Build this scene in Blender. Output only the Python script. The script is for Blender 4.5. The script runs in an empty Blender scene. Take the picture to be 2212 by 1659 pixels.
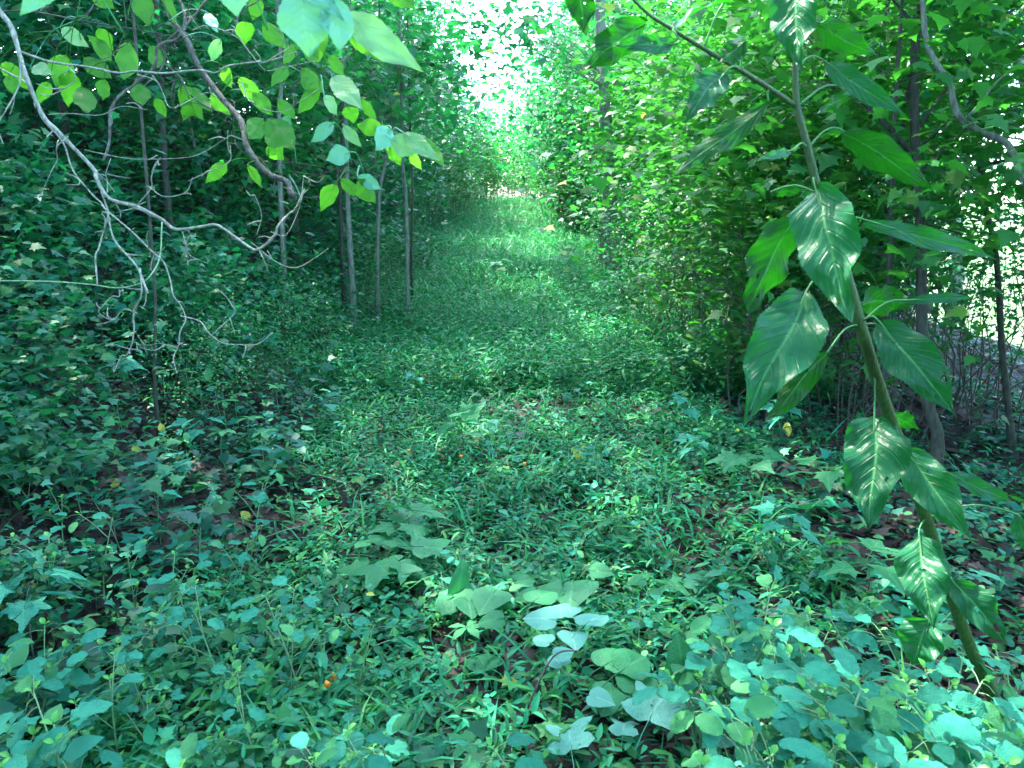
import bpy, bmesh, math, random
import numpy as np
from mathutils import Vector, Matrix
R = math.radians
rng = np.random.default_rng(7)
random.seed(7)
scene = bpy.context.scene
# ------------------------------------------------------------------ camera
PITCH = 13.0
FOC = 1736.0            # focal length in pixels of a 2212 px wide picture
cam_d = bpy.data.cameras.new("camera")
cam = bpy.data.objects.new("camera", cam_d)
scene.collection.objects.link(cam)
CAM = np.array([0.0, 0.0, 1.5])
cam.location = CAM
cam.rotation_euler = (R(90 - PITCH), 0, 0)
cam_d.sensor_width = 36.0
cam_d.lens = 36.0 * FOC / 2212.0
cam_d.clip_start = 0.05
cam_d.clip_end = 2000
cam_d.dof.use_dof = True
cam_d.dof.focus_distance = 3.2
cam_d.dof.aperture_fstop = 9.0
scene.camera = cam
# ------------------------------------------------------------------ light
SUN = np.array([-0.33, 0.36, 0.87]); SUN = SUN / np.linalg.norm(SUN)
w = bpy.data.worlds.new("World"); scene.world = w
w.use_nodes = True
nt = w.node_tree
bg = nt.nodes.get('Background') or nt.nodes.new('ShaderNodeBackground')
sky = nt.nodes.new('ShaderNodeTexSky')
sky.sky_type = 'NISHITA'
sky.sun_disc = False
sky.sun_elevation = math.asin(SUN[2])
sky.sun_rotation = math.atan2(SUN[0], SUN[1])
sky.air_density = 1.0
sky.dust_density = 1.5
sky.ozone_density = 3.5
nt.links.new(sky.outputs[0], bg.inputs[0])
bg.inputs[1].default_value = 0.15
sl = bpy.data.lights.new("sun", 'SUN')
sl.energy = 2.0
sl.angle = R(0.5)
sl.color = (1.0, 0.95, 0.85)
so = bpy.data.objects.new("sun", sl)
scene.collection.objects.link(so)
so.rotation_euler = Vector(SUN).to_track_quat('Z', 'Y').to_euler()
vs = scene.view_settings
vs.view_transform = 'Standard'
vs.look = 'None'
vs.gamma = 1.0
vs.exposure = 4.2
vs.use_curve_mapping = False
scene.cycles.max_bounces = 8
scene.cycles.diffuse_bounces = 4
scene.cycles.transmission_bounces = 5
scene.cycles.sample_clamp_indirect = 6.0

# ------------------------------------------------------------------ helpers
cp, sp_ = math.cos(R(PITCH)), math.sin(R(PITCH))
FWD = np.array([0, cp, -sp_]); UP = np.array([0, sp_, cp]); RIGHT = np.array([1.0, 0, 0])
def P(px, py, d):
    """point seen at (px,py) of the 2212 px wide picture, d metres along the view axis"""
    return CAM + d * (RIGHT * (px - 1106) / FOC + UP * (829.5 - py) / FOC + FWD)

def sstep(a, b, x):
    t = np.clip((np.asarray(x, float) - a) / (b - a), 0, 1)
    return t * t * (3 - 2 * t)
def gz(x, y):
    """height of the ground"""
    x = np.asarray(x, float); y = np.asarray(y, float)
    base = 0.055 * (np.clip(y, 8, 30) - 8) + 0.006 * np.clip(y - 30, 0, 60)
    e = -1.45 - 0.35 * sstep(3, 9, y) + 0.5*np.sin(y * 0.5) * 0.2
    l = np.clip(e - x, 0, None)
    bank = 3.6 * (1 - np.exp(-(0.62 * l) ** 1.25 / 3.6))
    r = np.clip(x - 2.2, 0, None)
    right = -0.10 * np.minimum(r, 4) - 0.28 * np.clip(r - 4, 0, 14)
    right = right - base * sstep(3, 8, x) 
    bumps = 0.03 * np.sin(x * 2.1 + 1.3 * np.sin(y * 1.1)) + 0.03 * np.sin(y * 1.7 + x) + 0.012 * np.sin(5 * x + 3 * y) + 0.01 * np.sin(7 * y - 4 * x)
    near = sstep(0, 1, 1 - (np.abs(x) + y) / 200)
    return base + bank + right + bumps * near

def link(name, me, mat=None, parent=None):
    o = bpy.data.objects.new(name, me)
    scene.collection.objects.link(o)
    if mat is not None:
        me.materials.clear(); me.materials.append(mat)
    if parent is not None: o.parent = parent
    return o
def tag(o, label=None, cat=None, group=None, kind=None):
    if label: o['label'] = label
    if cat: o['category'] = cat
    if group: o['group'] = group
    if kind: o['kind'] = kind
    return o
def empty(name, loc, label, cat, group=None, rz=0.0):
    o = bpy.data.objects.new(name, None)
    o.empty_display_size = 0.1
    scene.collection.objects.link(o)
    o.location = tuple(map(float, loc)); o.rotation_euler = (0, 0, rz)
    return tag(o, label, cat, group)
def mesh_np(name, V, F, leaf=None, smooth=False):
    V = np.ascontiguousarray(V, np.float32); F = np.ascontiguousarray(F, np.int32)
    k = F.shape[1]
    me = bpy.data.meshes.new(name)
    me.vertices.add(len(V)); me.vertices.foreach_set('co', V.ravel())
    me.loops.add(F.size); me.loops.foreach_set('vertex_index', F.ravel())
    me.polygons.add(len(F)); me.polygons.foreach_set('loop_start', np.arange(0, F.size, k, dtype=np.int32))
    if smooth: me.polygons.foreach_set('use_smooth', np.ones(len(F), bool))
    me.update(calc_edges=True)
    if leaf is not None:
        a = me.attributes.new('leaf', 'FLOAT_VECTOR', 'POINT')
        a.data.foreach_set('vector', np.ascontiguousarray(leaf, np.float32).ravel())
    return me
class MB:
    def __init__(s): s.V = []; s.F = []; s.L = []; s.n = 0
    def add(s, V, F, L=None):
        s.V.append(V); s.F.append(F + s.n); s.n += len(V)
        s.L.append(L if L is not None else np.zeros((len(V), 3)))
    def mesh(s, name, smooth=True):
        return mesh_np(name, np.concatenate(s.V), np.concatenate(s.F), np.concatenate(s.L), smooth)
def smooth_path(pts, rad, step=4):
    """Catmull-Rom through the points"""
    pts = np.asarray(pts, float); rad = np.asarray(rad, float)
    if len(pts) < 3: 
        t = np.linspace(0, 1, 4)[:, None]
        return pts[0] * (1 - t) + pts[1] * t, (rad[0] * (1 - t) + rad[-1] * t).ravel()
    q = np.vstack([2 * pts[0] - pts[1], pts, 2 * pts[-1] - pts[-2]])
    out = []; ro = []
    for i in range(1, len(q) - 2):
        for k in range(step):
            t = k / step
            a, b, c, d = q[i - 1], q[i], q[i + 1], q[i + 2]
            out.append(0.5 * ((2 * b) + (-a + c) * t + (2 * a - 5 * b + 4 * c - d) * t * t + (-a + 3 * b - 3 * c + d) * t ** 3))
            ro.append(rad[i - 1] * (1 - t) + rad[i] * t)
    out.append(pts[-1]); ro.append(rad[-1])
    return np.array(out), np.array(ro)
def tube(mb, pts, rad, seg=7, step=4, rough=0.0):
    pts = np.asarray(pts, float)
    if np.isscalar(rad): rad = [rad] * len(pts)
    if len(rad) != len(pts): rad = np.interp(np.linspace(0, 1, len(pts)), np.linspace(0, 1, len(rad)), rad)
    p, r = smooth_path(pts, rad, step)
    n = len(p)
    T = np.gradient(p, axis=0); T /= np.linalg.norm(T, axis=1)[:, None] + 1e-9
    ref = np.array([0.3, 0.8, 0.5]) if abs(T[0] @ np.array([0.3, 0.8, 0.5])) < .85 else np.array([1, 0, 0.0])
    V = np.zeros((n * seg + 2, 3)); L = np.zeros((n * seg + 2, 3))
    u = np.cross(T[0], ref); u /= np.linalg.norm(u)
    acc = 0
    for i in range(n):
        u = u - T[i] * (u @ T[i]); u /= np.linalg.norm(u)
        v = np.cross(T[i], u)
        a = np.arange(seg) * 2 * math.pi / seg
        rr = r[i] * (1 + rough * rng.normal(size=seg))
        V[i * seg:(i + 1) * seg] = p[i] + (np.cos(a) * rr)[:, None] * u + (np.sin(a) * rr)[:, None] * v
        if i: acc += np.linalg.norm(p[i] - p[i - 1])
        L[i * seg:(i + 1) * seg] = np.stack([a / 6.28, np.full(seg, acc), np.zeros(seg)], 1)
    V[-2] = p[0]; V[-1] = p[-1] + T[-1] * r[-1] * .6
    F = []
    for i in range(n - 1):
        for j in range(seg):
            k = (j + 1) % seg
            a, b, c, d = i * seg + j, i * seg + k, (i + 1) * seg + k, (i + 1) * seg + j
            F += [(a, b, c), (a, c, d)]
    for j in range(seg):
        k = (j + 1) % seg
        F += [(n * seg, k, j), (n * seg + 1, (n - 1) * seg + j, (n - 1) * seg + k)]
    mb.add(V, np.array(F), L)
    return p

# ------------------------------------------------------------------ materials
def newmat(name):
    m = bpy.data.materials.new(name); m.use_nodes = True
    nt = m.node_tree; nt.nodes.clear()
    out = nt.nodes.new('ShaderNodeOutputMaterial')
    return m, nt, out
def N(nt, t, **kw):
    n = nt.nodes.new(t)
    for k, v in kw.items(): setattr(n, k, v)
    return n
def math_n(nt, op, a, b=None, clamp=False):
    n = nt.nodes.new('ShaderNodeMath'); n.operation = op; n.use_clamp = clamp
    for i, v in enumerate((a, b)):
        if v is None: continue
        if isinstance(v, (int, float)): n.inputs[i].default_value = v
        else: nt.links.new(v, n.inputs[i])
    return n.outputs[0]
def mix_n(nt, f, a, b):
    n = nt.nodes.new('ShaderNodeMix'); n.data_type = 'RGBA'
    for i, v in ((0, f), (6, a), (7, b)):
        if isinstance(v, (int, float)): n.inputs[i].default_value = v
        elif isinstance(v, tuple): n.inputs[i].default_value = (*v, 1)
        else: nt.links.new(v, n.inputs[i])
    return n.outputs[2]
def leaf_mat(name, lo, hi, under, trans, tf=0.4, rough=0.42, vein=0.0, nveins=9, rib=None, spec=0.5, spots=0.0, odd=None):
    m, nt, out = newmat(name)
    at = N(nt, 'ShaderNodeAttribute', attribute_name='leaf')
    sx = N(nt, 'ShaderNodeSeparateXYZ'); nt.links.new(at.outputs['Vector'], sx.inputs[0])
    u, t, r = sx.outputs
    col = mix_n(nt, r, lo, hi)
    if odd:      # a few yellowing leaves
        f = math_n(nt, 'GREATER_THAN', r, 0.985)
        col = mix_n(nt, f, col, odd)
    tc = N(nt, 'ShaderNodeTexCoord')
    hs = math_n(nt, 'GREATER_THAN', math_n(nt, 'FRACT', math_n(nt, 'MULTIPLY', r, 57.31)), .62)
    yel = N(nt, 'ShaderNodeMix', data_type='RGBA', blend_type='MULTIPLY'); yel.inputs[0].default_value = 1.0
    nt.links.new(col, yel.inputs[6]); yel.inputs[7].default_value = (2.6, 1.05, .42, 1)
    col = mix_n(nt, math_n(nt, 'MULTIPLY', hs, 0.0 if (vein > .5 or 'dead' in name or 'yellow' in name) else .8), col, yel.outputs[2])
    nz = N(nt, 'ShaderNodeTexNoise'); nz.inputs['Scale'].default_value = 30 if vein else 6; nz.inputs['Detail'].default_value = 3
    nt.links.new(tc.outputs['Object'], nz.inputs['Vector'])
    dk = math_n(nt, 'MULTIPLY', math_n(nt, 'SUBTRACT', nz.outputs[0], 0.35, True), 1.3, True)
    col = mix_n(nt, dk, col, mix_n(nt, 0.5, col, hi))
    geo = N(nt, 'ShaderNodeNewGeometry')
    col = mix_n(nt, geo.outputs['Backfacing'], col, under)
    tcol = mix_n(nt, r, trans, tuple(min(1, c * 1.35) for c in trans))
    bs = N(nt, 'ShaderNodeBsdfPrincipled')
    if vein:
        au = math_n(nt, 'ABSOLUTE', u)
        ribm = math_n(nt, 'SUBTRACT', 1.0, math_n(nt, 'MULTIPLY', au, 15.0), True)
        ph = math_n(nt, 'SUBTRACT', math_n(nt, 'MULTIPLY', t, float(nveins)), math_n(nt, 'MULTIPLY', au, 2.2))
        fr = math_n(nt, 'ABSOLUTE', math_n(nt, 'SUBTRACT', math_n(nt, 'FRACT', ph), 0.5))
        side = math_n(nt, 'SUBTRACT', 1.0, math_n(nt, 'MULTIPLY', fr, 11.0), True)
        side = math_n(nt, 'MULTIPLY', side, 0.16 * vein)
        vm = math_n(nt, 'MAXIMUM', math_n(nt, 'MULTIPLY', ribm, vein), side, True)
        rc = rib or (0.4, 0.55, 0.25)
        col = mix_n(nt, vm, col, rc)
        if spots:
            n2 = N(nt, 'ShaderNodeTexNoise'); n2.inputs['Scale'].default_value = 45
            nt.links.new(tc.outputs['Object'], n2.inputs['Vector'])
            f = math_n(nt, 'MULTIPLY', math_n(nt, 'SUBTRACT', n2.outputs[0], 0.70, True), 12, True)
            col = mix_n(nt, math_n(nt, 'MULTIPLY', f, spots), col, (0.12, 0.09, 0.03))
        bp = N(nt, 'ShaderNodeBump'); bp.inputs['Strength'].default_value = 0.9; bp.inputs['Distance'].default_value = 0.006
        hh = math_n(nt, 'SUBTRACT', math_n(nt, 'MULTIPLY', nz.outputs[0], 0.8), math_n(nt, 'MULTIPLY', side, 1.6))
        nt.links.new(hh, bp.inputs['Height'])
        nt.links.new(bp.outputs[0], bs.inputs['Normal'])
    nt.links.new(col, bs.inputs['Base Color'])
    bs.inputs['Roughness'].default_value = rough
    bs.inputs['Specular IOR Level'].default_value = spec
    tr = N(nt, 'ShaderNodeBsdfTranslucent'); nt.links.new(tcol, tr.inputs[0])
    mx = N(nt, 'ShaderNodeMixShader'); mx.inputs[0].default_value = tf
    nt.links.new(bs.outputs[0], mx.inputs[1]); nt.links.new(tr.outputs[0], mx.inputs[2])
    nt.links.new(mx.outputs[0], out.inputs[0])
    return m
def bark_mat(name, a, b, scale=9.0, rough=0.85, lichen=None):
    m, nt, out = newmat(name)
    tc = N(nt, 'ShaderNodeTexCoord')
    mp = N(nt, 'ShaderNodeMapping'); mp.inputs['Scale'].default_value = (scale, scale, scale * 0.22)
    nt.links.new(tc.outputs['Object'], mp.inputs[0])
    n1 = N(nt, 'ShaderNodeTexNoise'); n1.inputs['Scale'].default_value = 4; n1.inputs['Detail'].default_value = 8; n1.inputs['Roughness'].default_value = .65
    nt.links.new(mp.outputs[0], n1.inputs['Vector'])
    f = math_n(nt, 'MULTIPLY', math_n(nt, 'SUBTRACT', n1.outputs[0], 0.35, True), 3.2, True)
    col = mix_n(nt, f, a, b)
    if lichen:
        n2 = N(nt, 'ShaderNodeTexNoise'); n2.inputs['Scale'].default_value = scale * 1.2; n2.inputs['Detail'].default_value = 5
        nt.links.new(tc.outputs['Object'], n2.inputs['Vector'])
        g = math_n(nt, 'MULTIPLY', math_n(nt, 'SUBTRACT', n2.outputs[0], 0.55, True), 7, True)
        col = mix_n(nt, g, col, lichen)
    bs = N(nt, 'ShaderNodeBsdfPrincipled'); bs.inputs['Roughness'].default_value = rough
    nt.links.new(col, bs.inputs['Base Color'])
    bp = N(nt, 'ShaderNodeBump'); bp.inputs['Strength'].default_value = 0.7; bp.inputs['Distance'].default_value = 0.01
    nt.links.new(n1.outputs[0], bp.inputs['Height']); nt.links.new(bp.outputs[0], bs.inputs['Normal'])
    nt.links.new(bs.outputs[0], out.inputs[0])
    return m
def soil_mat(name, cols, grass=0.0):
    m, nt, out = newmat(name)
    tc = N(nt, 'ShaderNodeTexCoord')
    v = N(nt, 'ShaderNodeTexVoronoi'); v.inputs['Scale'].default_value = 22
    n1 = N(nt, 'ShaderNodeTexNoise'); n1.inputs['Scale'].default_value = 3.5; n1.inputs['Detail'].default_value = 8
    n3 = N(nt, 'ShaderNodeTexNoise'); n3.inputs['Scale'].default_value = 60; n3.inputs['Detail'].default_value = 4
    for n in (v, n1, n3): nt.links.new(tc.outputs['Object'], n.inputs['Vector'])
    sep = N(nt, 'ShaderNodeSeparateColor'); nt.links.new(v.outputs['Color'], sep.inputs[0])
    col = mix_n(nt, sep.outputs[0], cols[0], cols[1])
    col = mix_n(nt, math_n(nt, 'MULTIPLY', math_n(nt, 'SUBTRACT', n1.outputs[0], .4, True), 3, True), col, cols[2])
    col = mix_n(nt, math_n(nt, 'MULTIPLY', math_n(nt, 'SUBTRACT', n3.outputs[0], .45, True), 2, True), col, cols[0])
    # open country farther off is grassy
    sx = N(nt, 'ShaderNodeSeparateXYZ'); nt.links.new(tc.outputs['Object'], sx.inputs[0])
    far = math_n(nt, 'MAXIMUM', math_n(nt, 'MULTIPLY', math_n(nt, 'SUBTRACT', sx.outputs[1], 22), 0.1, True),
                 math_n(nt, 'MULTIPLY', math_n(nt, 'SUBTRACT', sx.outputs[0], 9), 0.25, True), True)
    gcol = mix_n(nt, n3.outputs[0], (0.05, 0.11, 0.03), (0.13, 0.24, 0.06))
    col = mix_n(nt, far, col, gcol)
    bs = N(nt, 'ShaderNodeBsdfPrincipled'); bs.inputs['Roughness'].default_value = 0.9
    nt.links.new(col, bs.inputs['Base Color'])
    bp = N(nt, 'ShaderNodeBump'); bp.inputs['Strength'].default_value = 0.9; bp.inputs['Distance'].default_value = 0.02
    nt.links.new(math_n(nt, 'ADD', v.outputs['Distance'], n3.outputs[0]), bp.inputs['Height']); nt.links.new(bp.outputs[0], bs.inputs['Normal'])
    nt.links.new(bs.outputs[0], out.inputs[0])
    return m
def plain(name, c, rough=.6, vary=.35, sc=40):
    m, nt, out = newmat(name)
    tc = N(nt, 'ShaderNodeTexCoord'); n1 = N(nt, 'ShaderNodeTexNoise'); n1.inputs['Scale'].default_value = sc
    nt.links.new(tc.outputs['Object'], n1.inputs['Vector'])
    bs = N(nt, 'ShaderNodeBsdfPrincipled'); bs.inputs['Roughness'].default_value = rough
    nt.links.new(mix_n(nt, n1.outputs[0], tuple(x * (1 - vary) for x in c), tuple(min(1, x * (1 + vary)) for x in c)), bs.inputs['Base Color'])
    nt.links.new(bs.outputs[0], out.inputs[0])
    return m
M = {}
M['soil'] = soil_mat('leaf_litter_soil', ((0.009, 0.007, 0.006), (0.040, 0.029, 0.025), (0.018, 0.014, 0.012)))
M['path'] = soil_mat('path_soil', ((0.010, 0.008, 0.006), (0.045, 0.034, 0.028), (0.013, 0.02, 0.011)))
M['bark_grey'] = bark_mat('grey_bark', (0.055, 0.06, 0.048), (0.20, 0.215, 0.18), 12, lichen=(0.15, 0.21, 0.15))
M['bark_dark'] = bark_mat('dark_bark', (0.018, 0.02, 0.015), (0.065, 0.07, 0.052), 14)
M['bark_pale'] = bark_mat('pale_twig_bark', (0.13, 0.135, 0.11), (0.44, 0.45, 0.37), 30, lichen=(0.2, 0.25, 0.19))
M['bark_twig'] = bark_mat('dark_twig_bark', (0.035, 0.03, 0.025), (0.13, 0.115, 0.10), 40, lichen=(0.16, 0.2, 0.17))
M['stem_green'] = bark_mat('green_stem', (0.022, 0.062, 0.010), (0.055, 0.125, 0.022), 30, rough=0.5)
M['stem_pale'] = bark_mat('pale_stem', (0.12, 0.26, 0.12), (0.25, 0.42, 0.22), 30, rough=0.4)
M['brown_leaf'] = leaf_mat('dead_leaf', (0.022, 0.016, 0.015), (0.13, 0.095, 0.09), (0.08, 0.06, 0.058), (0.08, 0.05, 0.035), tf=.08, rough=.85, spec=.2)
M['poke'] = leaf_mat('large_leaf', (0.006, 0.075, 0.030), (0.016, 0.120, 0.050), (0.005, 0.050, 0.008), (0.014, 0.19, 0.006), tf=.32, rough=.38, vein=.8, nveins=9, rib=(0.12, 0.34, 0.12), spots=.9, spec=.22)
M['jewel'] = leaf_mat('jewelweed_leaf', (0.006, 0.115, 0.078), (0.048, 0.36, 0.235), (0.05, 0.30, 0.19), (0.03, 0.36, 0.08), tf=.22, rough=.5, vein=.2, nveins=7, rib=(0.10, 0.38, 0.24), spec=.22)
M['bud'] = leaf_mat('young_leaf', (0.06, 0.30, 0.05), (0.10, 0.38, 0.07), (0.1, 0.34, 0.08), (0.10, 0.42, 0.05), tf=.35, rough=.5)
M['yg'] = leaf_mat('backlit_leaf', (0.03, 0.19, 0.05), (0.05, 0.25, 0.06), (0.05, 0.23, 0.03), (0.085, 0.34, 0.018), tf=.6, rough=.5, vein=.5, nveins=9, rib=(0.05, 0.2, 0.03))
M['paleleaf'] = leaf_mat('pale_top_leaf', (0.08, 0.34, 0.24), (0.13, 0.42, 0.31), (0.12, 0.38, 0.16), (0.15, 0.5, 0.12), tf=.35, rough=.4, vein=.3, nveins=9, rib=(0.22, 0.52, 0.36), spec=.6)
M['white_under'] = leaf_mat('pale_underside', (0.10, 0.31, 0.24), (0.16, 0.38, 0.30), (0.05, 0.24, 0.12), (0.08, 0.34, 0.16), tf=.2, rough=.6, vein=.6, nveins=5, rib=(0.28, 0.52, 0.40), spec=.15)
M['cutleaf'] = leaf_mat('broad_cut_leaf', (0.012, 0.15, 0.055), (0.035, 0.23, 0.09), (0.05, 0.26, 0.15), (0.04, 0.34, 0.04), tf=.28, rough=.42, vein=.4, nveins=7, rib=(0.12, 0.4, 0.16), spec=.35)
M['yellow'] = leaf_mat('yellow_leaf', (0.45, 0.50, 0.08), (0.60, 0.60, 0.12), (0.5, 0.5, 0.15), (0.6, 0.6, 0.1), tf=.4, rough=.5, vein=.2)
M['orange'] = plain('orange_petal', (0.75, 0.22, 0.02))
ODD = (0.40, 0.40, 0.06)
M['grass'] = leaf_mat('grass_blade', (0.004, 0.075, 0.036), (0.038, 0.34, 0.155), (0.03, 0.22, 0.11), (0.02, 0.30, 0.05), tf=.28, rough=.5, spec=.2)
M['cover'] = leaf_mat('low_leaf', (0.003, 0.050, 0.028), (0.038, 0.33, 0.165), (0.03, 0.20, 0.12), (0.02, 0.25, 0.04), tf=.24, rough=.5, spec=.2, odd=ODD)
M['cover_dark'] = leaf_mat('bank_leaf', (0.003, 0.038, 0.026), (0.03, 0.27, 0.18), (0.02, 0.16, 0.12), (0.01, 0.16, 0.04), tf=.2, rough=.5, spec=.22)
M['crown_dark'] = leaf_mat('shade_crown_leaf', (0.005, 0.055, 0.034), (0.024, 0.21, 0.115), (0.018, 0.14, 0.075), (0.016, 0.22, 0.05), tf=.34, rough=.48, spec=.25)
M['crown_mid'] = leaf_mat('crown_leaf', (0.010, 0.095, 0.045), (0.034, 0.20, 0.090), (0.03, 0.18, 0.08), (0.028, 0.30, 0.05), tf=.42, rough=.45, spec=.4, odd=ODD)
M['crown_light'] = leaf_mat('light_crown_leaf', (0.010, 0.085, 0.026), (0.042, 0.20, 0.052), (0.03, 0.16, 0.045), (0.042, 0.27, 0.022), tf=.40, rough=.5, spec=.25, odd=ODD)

# ------------------------------------------------------------------ leaf shapes (length 1 along +y, base at the origin)
def tpl(verts, faces, uv=None):
    V = np.array(verts, float); F = np.array(faces)
    L = np.zeros((len(V), 3)); L[:, 0] = V[:, 0] * 3; L[:, 1] = V[:, 1]
    return V, F, L
def ovate_low(wd=0.27, droop=0.12, fold=0.06):
    ys = [0, .28, .62, 1.0]
    v = [(0, 0, 0)]
    for y, k in ((.28, 1.0), (.62, .85)):
        z = -droop * y * y
        v += [(-wd * k, y - .03, z + fold), (0, y, z), (wd * k, y - .03, z + fold)]
    v += [(0, 1, -droop)]
    f = [(0, 2, 1), (0, 3, 2), (1, 2, 5), (1, 5, 4), (2, 3, 6), (2, 6, 5), (4, 5, 7), (5, 6, 7)]
    f = [(a, b, c) for a, b, c in f]
    return tpl(v, [(a, c, b) if False else (a, b, c) for a, b, c in f])
def fan_leaf(outline, droop=.1, fold=.05, ctr=(0, .32), rings=(1.0,)):
    o = np.array(outline, float); n = len(o); c = np.array(ctr)
    V = [np.array([c[0], c[1], 0])]
    for r in rings:
        for q in o:
            p = c + (q - c) * r
            V.append(np.array([p[0], p[1], 0]))
    V = np.array(V)
    d = np.hypot(V[:, 0], V[:, 1] - c[1])
    V[:, 2] = -droop * d * d * 2 + fold * np.abs(V[:, 0])
    F = [(0, 1 + i, 1 + (i + 1) % n) for i in range(n)]
    for k in range(1, len(rings)):
        a0 = 1 + (k - 1) * n; b0 = 1 + k * n
        for i in range(n):
            j = (i + 1) % n
            F += [(a0 + i, b0 + i, b0 + j), (a0 + i, b0 + j, a0 + j)]
    L = np.zeros((len(V), 3)); L[:, 0] = V[:, 0] * 2; L[:, 1] = V[:, 1]
    return V, np.array(F), L
MAPLE = [(0, 0), (.16, .04), (.42, -.04), (.34, .14), (.56, .36), (.30, .38), (.27, .52), (.16, .60), (0, 1.0)]
MAPLE = MAPLE + [(-x, y) for x, y in MAPLE[-2:0:-1]]
MAPLE = MAPLE[::1]
TULIP = [(0, .10), (.14, .02), (.34, .04), (.50, .20), (.44, .34), (.30, .44), (.34, .56), (.46, .78), (.50, 1.0), (.30, .92), (.12, .80), (0, .72)]
TULIP = TULIP + [(-x, y) for x, y in TULIP[-2:0:-1]]
HEART = [(0, .06), (.10, 0), (.28, .03), (.42, .18), (.43, .36), (.35, .58), (.2, .8), (0, 1.0)]
HEART = HEART + [(-x, y) for x, y in HEART[-2:0:-1]]
def ccw(o):
    a = sum(o[i][0] * o[(i + 1) % len(o)][1] - o[(i + 1) % len(o)][0] * o[i][1] for i in range(len(o)))
    return o if a > 0 else o[::-1]
MAPLE, TULIP, HEART = ccw(MAPLE), ccw(TULIP), ccw(HEART)
T_OV = ovate_low(.27); T_OVW = ovate_low(.36, .08); T_LAN = ovate_low(.13, .22)
T_MAP = fan_leaf(MAPLE, .12, .05)
T_HEART = fan_leaf(HEART, .1, .08)
T_TUL = fan_leaf(TULIP, .1, .1)
def blade():
    v = []; f = []
    for i, (y, w_) in enumerate(((0, .012), (.35, .02), (.7, .015))):
        z = 1.0 * y - .45 * y * y; yy = .2 * y + .75 * y * y
        v += [(-w_, yy, z), (w_, yy, z)]
    v += [(0, .95, .52)]
    f = [(0, 1, 3), (0, 3, 2), (2, 3, 5), (2, 5, 4), (4, 5, 6)]
    V = np.array(v, float); L = np.zeros((len(V), 3)); L[:, 1] = V[:, 1]
    return V, np.array(f), L
T_BLADE = blade()
def big_leaf_quad():
    V = np.array([(-.42, 0, .05), (.42, .05, -.05), (.36, .95, .1), (-.36, 1, -.1)])
    L = np.zeros((4, 3)); return V, np.array([(0, 1, 2), (0, 2, 3)]), L
T_QUAD = big_leaf_quad()

def rotm(phi, tilt, roll):
    """Rz(phi) @ Rx(tilt) @ Ry(roll), arrays"""
    phi, tilt, roll = map(lambda a: np.asarray(a, float), (phi, tilt, roll))
    c1, s1, c2, s2, c3, s3 = np.cos(phi), np.sin(phi), np.cos(tilt), np.sin(tilt), np.cos(roll), np.sin(roll)
    z = np.zeros_like(phi); o = np.ones_like(phi)
    Rz = np.stack([np.stack([c1, -s1, z], -1), np.stack([s1, c1, z], -1), np.stack([z, z, o], -1)], -2)
    Rx = np.stack([np.stack([o, z, z], -1), np.stack([z, c2, -s2], -1), np.stack([z, s2, c2], -1)], -2)
    Ry = np.stack([np.stack([c3, z, s3], -1), np.stack([z, o, z], -1), np.stack([-s3, z, c3], -1)], -2)
    return Rz @ Rx @ Ry
def scat(t, pos, phi, tilt, roll, scale, tint):
    V, F, L = t
    n = len(pos); m = len(V)
    Q = rotm(phi, tilt, roll)
    W = np.einsum('nij,mj->nmi', Q, V) * np.asarray(scale)[:, None, None] + np.asarray(pos)[:, None, :]
    FF = (F[None] + (np.arange(n) * m)[:, None, None]).reshape(-1, 3)
    LL = np.tile(L[None], (n, 1, 1)); LL[:, :, 2] = np.asarray(tint)[:, None]
    return W.reshape(-1, 3), FF, LL.reshape(-1, 3)

# ---- spots where gaps are cut in the roof of leaves to let sun in
LIT = []
def lit(px, py, d, r): LIT.append((P(px, py, d), r))
def blocked_ok(p):
    """True where a roof leaf may stay"""
    keep = np.ones(len(p), bool)
    for q, r in LIT:
        v = p - q; s = v @ SUN
        dist = np.linalg.norm(v - s[:, None] * SUN, axis=1)
        keep &= ~((s > 1.5) & (dist < r * (0.85 + .3 * rng.random(len(p)))))
    return keep
lit(1190, 1400, 2.1, .05); lit(1350, 1480, 1.95, .03)
lit(2080, 1470, 1.75, .09); lit(2160, 1580, 1.7, .07)
lit(1880, 1000, 1.45, .07); lit(2010, 1010, 1.4, .05); lit(2120, 1360, 1.8, .05); lit(2020, 1330, 1.7, .03); lit(1690, 660, 1.4, .05)
lit(840, 90, 1.15, .05)
for q in ((1040, 540, 17, 1.9), (1150, 500, 21, 2.3), (1080, 480, 25, 1.8), (1000, 600, 12, .7), (1150, 620, 11, .5), (1080, 330, 30, 2.2), (1100, 420, 32, 2.5), (1130, 450, 27, 1.6), (1180, 500, 18, .5), (1290, 520, 11, .4), (1400, 880, 5.0, .10),
          (1270, 700, 8, .35), (1100, 640, 11, .45), (1050, 560, 15, .6), (1160, 560, 14, .6), (1200, 860, 5, .12), (950, 1080, 3.4, .08)):
    lit(*q)
for q in ((1500, 120, 7, .5), (1400, 320, 9, .7), (1450, 520, 7, .3), (1250, 200, 16, 1.2), (2100, 480, 9, 1.0), (2000, 650, 9, 1.0)):
    lit(*q)

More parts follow.
